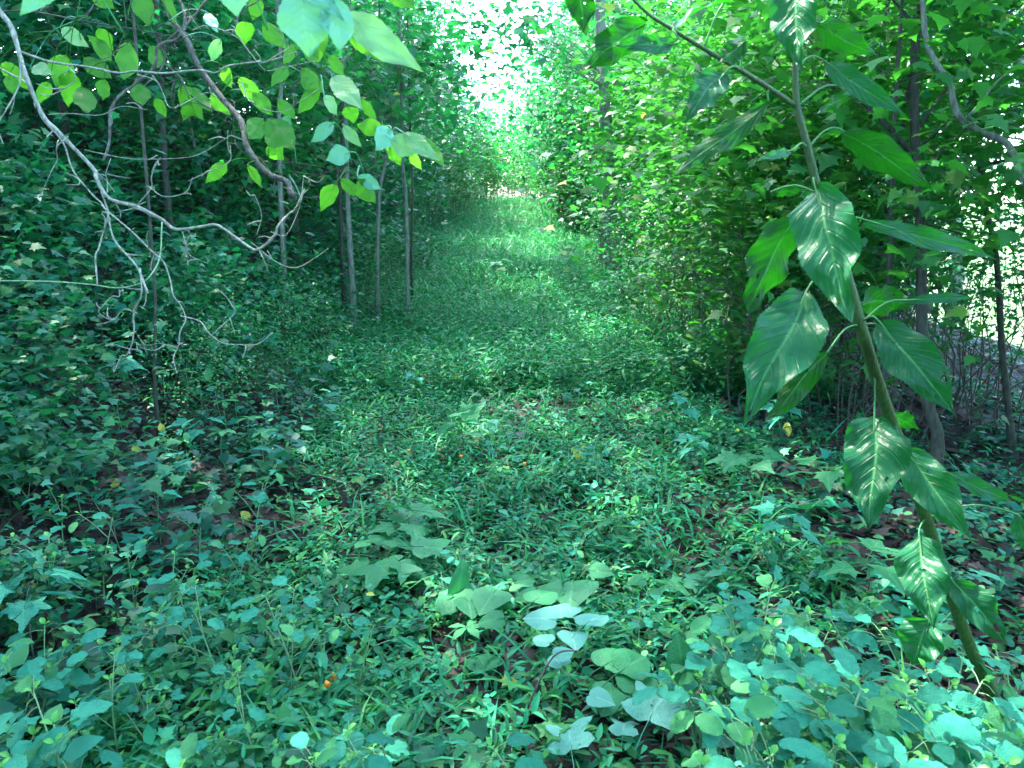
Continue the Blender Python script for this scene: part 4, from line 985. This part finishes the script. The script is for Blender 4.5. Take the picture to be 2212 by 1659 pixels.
def jewel_proto(h, nleaf):
    root = empty('leafy_weed', (0, 0, 0), 'x', 'weed')
    mb = MB(); lx, ly = rng.normal(0, .05, 2)
    main = tube(mb, [(0, 0, -.05), (lx * .3, ly * .3, h * .4), (lx, ly, h * .93)], [.0042, .0034, .002], 6, 5)
    tips = [main[-1]]
    for i in range(3):
        a = main[int(len(main) * (.45 + .15 * i))]; an = rng.random() * 6.28 
        e = a + np.array([math.cos(an) * .1, math.sin(an) * .1, .10 + .08 * rng.random()])
        tube(mb, [a, (a + e) / 2 + np.array([0, 0, .01]), e], [.0024, .002, .0014], 5, 3); tips.append(e)
    at = []
    for i in range(nleaf + 3):
        tpx = tips[i % len(tips)]; an = i * 2.39 + rng.normal(0, .3)
        ln = .028 + .02 * rng.random()
        s_ = tpx - np.array([0, 0, .012 * (i // len(tips)) + .004])
        e = s_ + np.array([-math.sin(an) * ln, math.cos(an) * ln, .008])
        tube(mb, [s_, (s_ + e) / 2 + np.array([0, 0, .004]), e], [.0010, .0008, .0007], 4, 2)
        at.append((e, an, .048 + .034 * rng.random()))
    link('stem', mb.mesh('stem'), M['stem_pale'], root)
    for i, (e, an, s) in enumerate(at):
        # blades spread level and turn a little to the open side over the path
        set_leaf(JL[i % 6], root, e, an, -.12 + rng.normal(0, .28), rng.normal(0, .3), s)
    for tpx in tips:
        for q in range(2):
            set_leaf(BL, root, tpx + np.array([0, 0, .004]), q * 2.1 + rng.random(), .5, 0, .018 + .010 * rng.random(), 'young_leaf')
    return root
JP = [jewel_proto(h, n) for h, n in ((.42, 13), (.50, 15), (.36, 12), (.46, 14), (.30, 10))]
def jplace(i, px, py, h0, label, group, sc=1.0, tilt=.22):
    pr = JP[i % 5]; h = (.42, .50, .36, .46, .30)[i % 5] * sc
    g = G(px, py, h)
    o = place(pr, g[0], g[1], sc, label, group)
    o.scale = (sc, sc, sc)
    a = math.atan2(-g[0], -g[1])
    o.rotation_euler = (0, 0, rng.random() * 6.28)
    # lean towards the path
    o.rotation_mode = 'XYZ'
    o.matrix_world = Matrix.Translation(Vector((g[0], g[1], float(gz(g[0], g[1]))))) @ Matrix.Rotation(tilt * (.6 + .6 * rng.random()), 4, Vector((1, .35 * (1 if g[0] > 0 else -1), 0))) @ Matrix.Rotation(rng.random() * 6.28, 4, 'Z') @ Matrix.Scale(sc, 4)
k = 0
jp = [(1520, 1290), (1575, 1235), (1600, 1330), (1680, 1290), (1660, 1375), (1760, 1330), (1745, 1405), (1560, 1400), (1570, 1490), (1650, 1460), (1700, 1520), (1780, 1480), (1820, 1400), (1850, 1470), (1870, 1555),
      (1930, 1430), (1950, 1510), (1990, 1580), (2020, 1470), (2060, 1540), (2110, 1480), (2120, 1590), (2180, 1530), (2190, 1620), (2050, 1640), (1920, 1630), (1800, 1590), (1720, 1610), (1640, 1570), (1600, 1640), (1850, 1660), (1750, 1690), (1980, 1700), (2120, 1690), (2220, 1460), (2240, 1560), (1560, 1560), (1930, 1345)]
jp += [(x_ + 28, y_ + 22) for x_, y_ in jp[::2]] + [(x_ - 24, y_ + 30) for x_, y_ in jp[1:16:3]]
for i, (a, b) in enumerate(jp):
    jplace(i, a, b + 8, 0, 'blue-green weed in the dense patch at the bottom right', 'weeds of the bottom right patch', .92 + .22 * rng.random())
for i, (a, b) in enumerate([(40, 1370), (110, 1480), (30, 1500), (70, 1560), (160, 1560), (20, 1610), (120, 1640), (210, 1640), (-30, 1440), (60, 1430)]):
    jplace(i, a, b, 0, 'tall bright-leaved weed at the bottom left corner', 'weeds of the bottom left corner', 1.0)
for i, (a, b) in enumerate([(250, 1060), (330, 1020), (420, 1100), (280, 1180), (340, 1250), (200, 1120), (120, 1060), (500, 1180), (420, 1240), (620, 1400), (760, 1350), (300, 1330), (560, 1530), (420, 1600), (700, 1560), (330, 1480),
                           (640, 1250), (540, 1050), (860, 1530), (500, 1420), (780, 1620), (80, 1150), (60, 980), (160, 960), (380, 930), (1100, 1620), (230, 1420), (470, 1330)]):
    jplace(i, a, b, 0, 'blue-green leaved weed in the undergrowth at the lower left', 'weeds scattered at the lower left', .62 + .3 * rng.random(), .12)
for i, (a, b) in enumerate([(1240, 1180), (1120, 1080), (960, 1010), (1290, 960), (1180, 900), (900, 1120), (1010, 1180), (1320, 1070), (840, 1000), (1420, 1160), (1080, 960), (760, 900), (1380, 1330), (1560, 1170), (1660, 1180), (1380, 1010)]):
    jplace(i, a, b, 0, 'small blue-green leaved weed sprouting from the path', 'weeds sprouting on the path', .45 + .25 * rng.random(), .1)

# ------------------------------------------------------------------ five-leaflet creepers, lobed seedlings
CL = leafmesh(400, .42, nl=14, nw=3, serr=.07, wave=.03, fold=.12, curl=.15, t0=.55)
CL.materials.append(M['jewel'])
def creeper():
    root = empty('creeper', (0, 0, 0), 'x', 'creeper')
    mb = MB(); tube(mb, [(0, 0, -.02), (.01, 0, .06), (0, 0, .12)], [.0015, .0012, .001], 5, 3); link('stem', mb.mesh('stem'), M['stem_pale'], root)
    for q in range(5):
        set_leaf(CL, root, (0, 0, .12), (q - 2) * 1.12 + rng.normal(0, .08), -.1 + rng.normal(0, .08), 0, .062 - .006 * abs(q - 2), 'leaflet')
    return root
CP = creeper()
for i, (a, b, s) in enumerate([(513, 1366, 1.2), (383, 1446, 1.25), (395, 800, 1.6), (430, 815, 1.5), (470, 825, 1.5), (485, 865, 1.5), (510, 850, 1.4), (540, 900, 1.6), (565, 930, 1.6), (480, 930, 1.5), (350, 800, 1.4), (1010, 1350, 1.3), (600, 830, 1.4),
                               (590, 700, 1.5), (640, 730, 1.5), (660, 780, 1.4), (255, 850, 1.3)]):
    g = G(a, b, .12 * s + (.15 if b < 1000 else 0)); o = place(CP, g[0], g[1], s, 'five-leaflet creeper sprig on the left bank' if a < 700 else 'five-leaflet creeper sprig on bare ground in the middle of the path', 'five-leaflet creeper sprigs on the left bank' if a < 700 else None, z=g[2] - .12 * s)
    o.scale = (s, s, s)
def lobed_mesh(out, mat, rings=(.3, .65, 1.0), droop=.12, fold=.12, z=.02):
    V, F, L = fan_leaf(out, droop, fold, rings=rings)
    V[:, 2] += z * np.sin(V[:, 0] * 9) * np.cos(V[:, 1] * 7)
    L[:, 0] = V[:, 0] * 1.8; L[:, 2] = .3
    mb = MB(); mb.add(V, F, L); tube(mb, [(0, -.55, -.12), (0, -.3, -.03), (0, 0, 0), (0, .3, .004)], [.012, .010, .008, .006], 5, 3)
    me = mb.mesh('leaf'); me.materials.append(M[mat]); return me
def dense(o, k=2, jit=.02, seed=0):
    r_ = np.random.default_rng(seed); out = []
    for i in range(len(o)):
        a = np.array(o[i]); b = np.array(o[(i + 1) % len(o)])
        for j in range(k):
            p = a + (b - a) * j / k
            if j: p = p + r_.normal(0, jit, 2)
            out.append(tuple(p))
    return out
LM = [lobed_mesh(dense(MAPLE, 3, .015, 1), 'cutleaf'), lobed_mesh(dense(MAPLE, 3, .02, 2), 'jewel'), lobed_mesh(dense(TULIP, 2, .01, 3), 'cutleaf')]
HM = [lobed_mesh(dense(HEART, 2, .006, 4 + i), 'cutleaf', fold=.1 + .12 * i) for i in range(2)]
WM = [lobed_mesh(dense(HEART, 2, .006, 9), 'white_under', fold=.16, z=.03), lobed_mesh(dense(TULIP, 2, .008, 8), 'white_under', fold=.3, z=.05, droop=.25)]
def seedling(kind, h, n, s):
    root = empty('seedling', (0, 0, 0), 'x', 'seedling')
    mb = MB(); tube(mb, [(0, 0, -.03), (.01, .01, h * .5), (0, 0, h)], [.003, .0025, .0015], 5, 4); link('stem', mb.mesh('stem'), M['bark_twig'], root)
    for q in range(n):
        an = q * 2.4 + rng.normal(0, .2); z = h * (1 - .12 * (q // 2)); ss = s * (.8 + .4 * rng.random())
        off = ss * .5
        set_leaf(LM[kind], root, (-math.sin(an) * off, math.cos(an) * off, z + .02), an, -.25 + rng.normal(0, .2), rng.normal(0, .2), ss)
    return root
SD = [seedling(0, .28, 5, .14), seedling(1, .35, 6, .12), seedling(2, .22, 5, .15)]
sdl = [(830, 1180, 2, 1.0), (1000, 900, 0, 1.0), (60, 1240, 1, 1.2), (30, 1180, 1, 1.0), (880, 1100, 0, .9), (440, 900, 1, 1), (640, 600, 1, 1.3), (470, 430, 1, 1.5), (340, 400, 1, 1.4), (590, 610, 1, 1.2), (650, 640, 1, 1.3),
       (520, 330, 0, 1.5), (300, 300, 1, 1.5), (420, 560, 1, 1.3), (140, 620, 1, 1.2), (220, 740, 1, 1.2), (60, 760, 0, 1.2), (700, 680, 1, 1.1), (1070, 560, 2, 1.5), (1220, 545, 0, 1.5), (1400, 760, 0, 1.0),
       (1480, 850, 1, .9), (1700, 860, 1, 1.0), (1620, 970, 0, .9), (1340, 1120, 0, .7), (1500, 930, 1, .8), (140, 450, 1, 1.3), (240, 520, 1, 1.3), (1780, 1000, 0, .9), (1700, 1100, 1, .9), (1880, 1180, 0, .9), (2080, 1220, 1, 1.0),
       (1290, 860, 0, .8), (900, 800, 1, .8), (1160, 1230, 0, .6), (1420, 1240, 0, .6), (380, 480, 1, 1.4), (480, 500, 1, 1.5), (560, 440, 0, 1.4), (620, 520, 1, 1.4), (700, 600, 1, 1.3), (560, 690, 1, 1.2), (420, 700, 0, 1.2), (300, 640, 1, 1.2), (60, 560, 1, 1.3), (90, 400, 0, 1.5), (200, 620, 1, 1.3), (730, 730, 1, 1.0), (500, 760, 1, 1.1)]
for i, (a, b, kd, s) in enumerate(sdl):
    h = (.28, .35, .22)[kd] * s
    g = G(a, b, h)
    grp = ('left bank', 'seedlings on the left bank') if a < 760 else (('shaded floor right of the path', 'seedlings right of the path') if a > 1450 else ('weedy path', 'seedlings on the path'))
    o = place(SD[kd], g[0], g[1], s, 'lobed-leaf tree seedling standing on the ' + grp[0], grp[1]); o.scale = (s, s, s)

# ------------------------------------------------------------------ cut leaves lying on the path
def laid(name, me, ax, ay, bx, by, h, label, cat='leaf', group=None, up=1, wsc=1.0, lift=0.0, face=False):
    A = G(ax, ay, h); B = P(bx, by, (A - CAM) @ FWD + .02) if face else G(bx, by, h + lift); ey = B - A; ln = np.linalg.norm(ey); ey /= ln
    n = np.array([rng.normal(0, .15), -.35, 1.0]) * up if not face else towards(A, .1, rng.normal(0, .3))
    ez = n - ey * (n @ ey); ez /= np.linalg.norm(ez); ex = np.cross(ey, ez)
    o = bpy.data.objects.new(name, me); scene.collection.objects.link(o)
    m_ = Matrix(((ex[0] * ln * wsc, ey[0] * ln, ez[0] * ln, A[0]), (ex[1] * ln * wsc, ey[1] * ln, ez[1] * ln, A[1]), (ex[2] * ln * wsc, ey[2] * ln, ez[2] * ln, A[2]), (0, 0, 0, 1)))
    o.matrix_world = m_
    return tag(o, label, cat, group)
laid('fallen_leaf', WM[1], 1398, 1562, 1440, 1480, .16, 'largest white-green four-lobed leaf lying underside up at the bottom, right of the twin-pointed one', group=None, wsc=1.25, lift=.04)
laid('fallen_leaf', WM[1], 1235, 1625, 1225, 1545, .15, 'white-green twin-pointed leaf lying underside up at the bottom edge', wsc=1.2, lift=.03)
laid('fallen_leaf', WM[1], 1530, 1590, 1570, 1622, .16, 'white-green leaf lying underside up left of the bottom right weeds', wsc=1.1)
laid('fallen_leaf', WM[0], 1590, 1620, 1650, 1650, .14, 'pale grey-green leaf with a small hole, lowest beside the bottom right weeds')
laid('fallen_leaf', WM[1], 1345, 1590, 1350, 1545, .14, 'small white curled leaf between the two large white leaves')
GP = 'pale leaves of the cut sprig'
for a in [(1205, 1340, 1128, 1330), (1262, 1350, 1308, 1320), (1232, 1362, 1245, 1400), (1190, 1390, 1150, 1372), (1225, 1325, 1180, 1312), (1240, 1330, 1225, 1310), (1200, 1420, 1240, 1400), (1215, 1440, 1190, 1410), (1270, 1500, 1330, 1520)]:
    laid('fallen_leaf', WM[0], *a, .17 + .04 * rng.random(), 'pale round leaf of the cut sprig lying underside up', group=GP)
GG = 'green leaves of the cut sprig'
for a in [(1045, 1300, 1112, 1305), (1010, 1290, 1020, 1330), (1240, 1250, 1228, 1305), (1272, 1232, 1328, 1238), (1165, 1285, 1110, 1290), (1000, 1310, 950, 1270), (1150, 1300, 1200, 1270), (1210, 1290, 1170, 1270), (1075, 1270, 1035, 1320), (1300, 1440, 1370, 1400),
          (1340, 1450, 1400, 1410), (1330, 1480, 1300, 1540), (1090, 1335, 1030, 1345), (1360, 1500, 1410, 1450)]:
    laid('fallen_leaf', HM[rng.integers(2)], *a, .14 + .05 * rng.random(), 'broad green heart-shaped leaf of the foreground cut sprig', group=GG)
laid('fallen_leaf', HM[0], 985, 1305, 1004, 1205, .12, 'dark narrow leaf standing upright from the cut sprig', wsc=.55, face=True)
laid('fallen_leaf', HM[0], 1480, 1500, 1466, 1368, .22, 'large pointed green leaf standing upright left of the bottom right weeds', wsc=.75, face=True)
laid('fallen_leaf', HM[1], 1050, 1450, 1030, 1405, .10, 'bright folded leaf lying over dead leaves in the foreground', wsc=.8)
laid('fallen_leaf', LM[2], 1030, 1600, 970, 1610, .14, 'bright green lobed leaf at the bottom edge, left of the white ones', wsc=1.1)
laid('fallen_leaf', LM[0], 1000, 905, 1050, 865, .16, 'dark olive lobed oak-like leaf, upper of the pair on the path', wsc=1, face=True)
laid('fallen_leaf', LM[0], 1000, 910, 940, 935, .12, 'dark olive lobed oak-like leaf, lower of the pair on the path', wsc=1, face=True)
laid('fallen_leaf', WM[0], 1050, 930, 1075, 905, .10, 'pale curled leaf just right of the dark oak-like leaves', face=True)
for a in [(800, 1215, 855, 1245), (820, 1180, 860, 1150), (870, 1130, 900, 1095), (560, 1010, 600, 1000)]:
    laid('fallen_leaf', LM[2], *a, .16, 'glossy green lobed leaf left of the middle of the path', group='glossy lobed leaves on the path', wsc=1.1)
yl2 = leafmesh(500, .55, nl=12, nw=3, serr=.04, curl=.2); yl2.materials.append(M['yellow'])
for i, (ax, ay, bx, by, nm) in enumerate([(352, 935, 345, 912, 'cream leaf with a notch hanging over the dark hollow of the left bank'), (203, 1000, 226, 965, 'yellow-green leaf on a weed left of the dark hollow'), (283, 966, 308, 975, 'yellow-green leaf lying right of its twin at the left'),
        (1067, 1153, 1080, 1172, 'small yellow leaf on the path above the purple dead leaves'), (1293, 1075, 1297, 1100, 'yellow leaf standing on the path right of the middle'), (1283, 785, 1305, 782, 'tiny cream leaf far up the path on the right'),
        (1240, 970, 1260, 998, 'curled lime leaf on the path right of the pale curled leaf'), (1700, 912, 1703, 945, 'lime leaf hanging on a weed in the shade at the right'), (240, 1052, 262, 1036, 'lime leaf low on the left bank'), (520, 1105, 545, 1125, 'narrow lime leaf at the left edge of the path')]):
    laid('fallen_leaf', yl2, ax, ay, bx, by, .15 if ay < 1050 else .08, nm, face=True)
bl2 = lobed_mesh(dense(MAPLE, 3, .03, 21), 'brown_leaf', fold=.25, z=.05)
bb = [(990, 1430), (1010, 1470), (975, 1500), (1040, 1500), (1060, 1470), (900, 1500), (860, 1530), (920, 1560), (970, 1550), (830, 1570), (1000, 1530), (1080, 1225), (1110, 1230), (130, 1420), (190, 1510), (60, 1400), (1280, 1320), (600, 1530), (280, 1240), (1330, 1300), (950, 1450), (1100, 1450),
      (880, 1460), (1020, 1400), (1130, 1490), (1440, 1210), (1900, 1330), (2180, 1420), (930, 1470), (1000, 1590), (870, 1590), (1050, 1540), (1120, 1430), (960, 1420), (900, 1540), (1010, 1440), (820, 1540), (1090, 1560), (760, 1480), (500, 1490), (560, 1350), (1370, 1000), (1350, 970)]
for i, (a, b) in enumerate(bb):
    an = rng.random() * 6.28; s = 26 + 12 * rng.random()
    laid('dead_leaf', bl2, a, b, a + s * math.cos(an), b + s * .7 * math.sin(an), .03 + .03 * rng.random(), 'curled purplish brown dead leaf on bare soil', group='curled dead leaves on bare soil')
# twigs and cut stalks
def stick(pts, hs, w, mat, name, label, cat, group=None):
    q = [G(a, b, h) for (a, b), h in zip(pts, hs)]
    mb = MB(); tube(mb, q, [w, w * .8, w * .6], 6, 6, .03)
    o = link(name, mb.mesh(name), M[mat]); return tag(o, label, cat, group)
stick([(1112, 1600), (1150, 1505), (1185, 1432), (1212, 1408), (1250, 1406)], (.0, .14, .22, .24, .22), .0035, 'bark_twig', 'twig', 'thin brown twig arching up beside the pale sprig in the foreground', 'twig')
for i, (a, b, c, d) in enumerate([(748, 1198, 850, 1212), (856, 1206, 965, 1235), (1690, 1110, 1775, 1075), (650, 1020, 760, 1050), (730, 1160, 800, 1100), (940, 1130, 1010, 1150), (1000, 960, 1090, 930), (560, 1165, 690, 1130), (1180, 1270, 1255, 1225), (800, 1400, 870, 1380)] + [(x_, y_, x_ + 60 * math.cos(t_) * (1.8 - 800 / y_), y_ + 35 * math.sin(t_)) for x_, y_, t_ in zip(rng.uniform(560, 1480, 26), rng.uniform(820, 1600, 26), rng.uniform(0, 6.28, 26))]):
    stick([(a, b), ((a + c) / 2, (b + d) / 2 - 5), (c, d)], (.08, .12, .09), .002, 'stem_pale', 'cut_stalk', 'pale cut weed stalk lying across the grass of the path', 'stalk', 'pale cut stalks lying on the path')
# orange jewelweed flowers
def flower():
    root = empty('flower', (0, 0, 0), 'x', 'flower')
    mb = MB(); tube(mb, [(0, 0, -.06), (.004, 0, -.03), (0, 0, 0)], [.0007, .0007, .0007], 4, 3); link('stalk', mb.mesh('stalk'), M['stem_pale'], root)
    mb = MB(); tube(mb, [(0, .012, .002), (0, .002, 0), (0, -.008, .001)], [.001, .005, .008], 9, 4); link('sepal_pouch', mb.mesh('sepal_pouch'), M['orange'], root)
    V, F, L = T_OVW
    for s in (-1, 1):
        mb = MB(); mb.add(V * .014 @ np.array([[s, 0, 0], [0, 0, -1.0], [0, 1, 0]]) + np.array([s * .004, -.008, .003]), F, L); link('petal', mb.mesh('petal'), M['orange'], root)
    return root
FP = flower()
for i, (a, b, nm) in enumerate([(720, 1458, 'bright orange spotted flower, upper of the pair at the lower left of the path'), (706, 1475, 'orange flower, lower of the pair at the lower left of the path'), (997, 985, 'orange flower amid grass near the middle of the path'),
                                (882, 973, 'reddish orange flower left of the middle of the path'), (1132, 1001, 'orange flower on a round yellow-green leaf on the path'), (919, 811, 'tiny orange flower far up the path'), (412, 1309, 'red-orange flower deep in the weeds at the lower left')]):
    g = G(a, b, .16); place(FP, g[0], g[1], 1.0, nm, None, rz=rng.normal(0, .5), z=g[2]).scale = (1.1,) * 3
# green tendril crossing the left bank
q = [P(-40, 606, 2.2), P(100, 608, 2.25), P(190, 614, 2.3), P(252, 622, 2.3), P(300, 613, 2.3), P(325, 595, 2.3), P(345, 555, 2.35), P(350, 480, 2.4)]
mb = MB(); tube(mb, q, .0022, 5, 6); tag(link('tendril', mb.mesh('tendril'), M['stem_pale']), 'long pale green tendril crossing in front of the left bank', 'tendril')
# ------------------------------------------------------------------ labels that tell the repeats apart
ORD = ['first', 'second', 'third', 'fourth', 'fifth', 'sixth', 'seventh', 'eighth', 'ninth', 'tenth', 'eleventh', 'twelfth', 'thirteenth', 'fourteenth', 'fifteenth', 'sixteenth', 'seventeenth', 'eighteenth', 'nineteenth', 'twentieth']
def ordinal(i):
    if i < 20: return ORD[i]
    t_ = {20: 'twenty', 30: 'thirty', 40: 'forty', 50: 'fifty', 60: 'sixty'}[(i + 1) // 10 * 10]
    return (t_[:-1] + 'ieth') if (i + 1) % 10 == 0 else t_ + '-' + ORD[(i + 1) % 10 - 1]
bpy.context.view_layer.update()
byl = {}
for o in scene.objects:
    if o.parent is None and o.get('label') and o.get('category'): byl.setdefault(o['label'], []).append(o)
for lab, os_ in byl.items():
    if len(os_) < 2: continue
    def pos_(o):
        p = np.array(o.matrix_world.translation) - CAM; return p
    xs = [(p := pos_(o))[0] / max(.3, p @ FWD) for o in os_]; ys = [pos_(o)[1] for o in os_]
    deep = ('path' in lab or 'bank' in lab or 'tree' in lab) and np.ptp(ys) > 6
    order = np.argsort(ys if deep else xs)
    for i, j in enumerate(order):
        os_[j]['label'] = lab + (', %s nearest' if deep else ', %s from the left') % (ordinal(i),)
for o in scene.objects:
    if o.parent is None and o.get('label') and len(o['label'].replace('-', ' ').split()) > 16: print('LONG', o['label'])
print('objects', len(bpy.data.objects), 'tris', sum(len(m.polygons) for m in bpy.data.meshes))
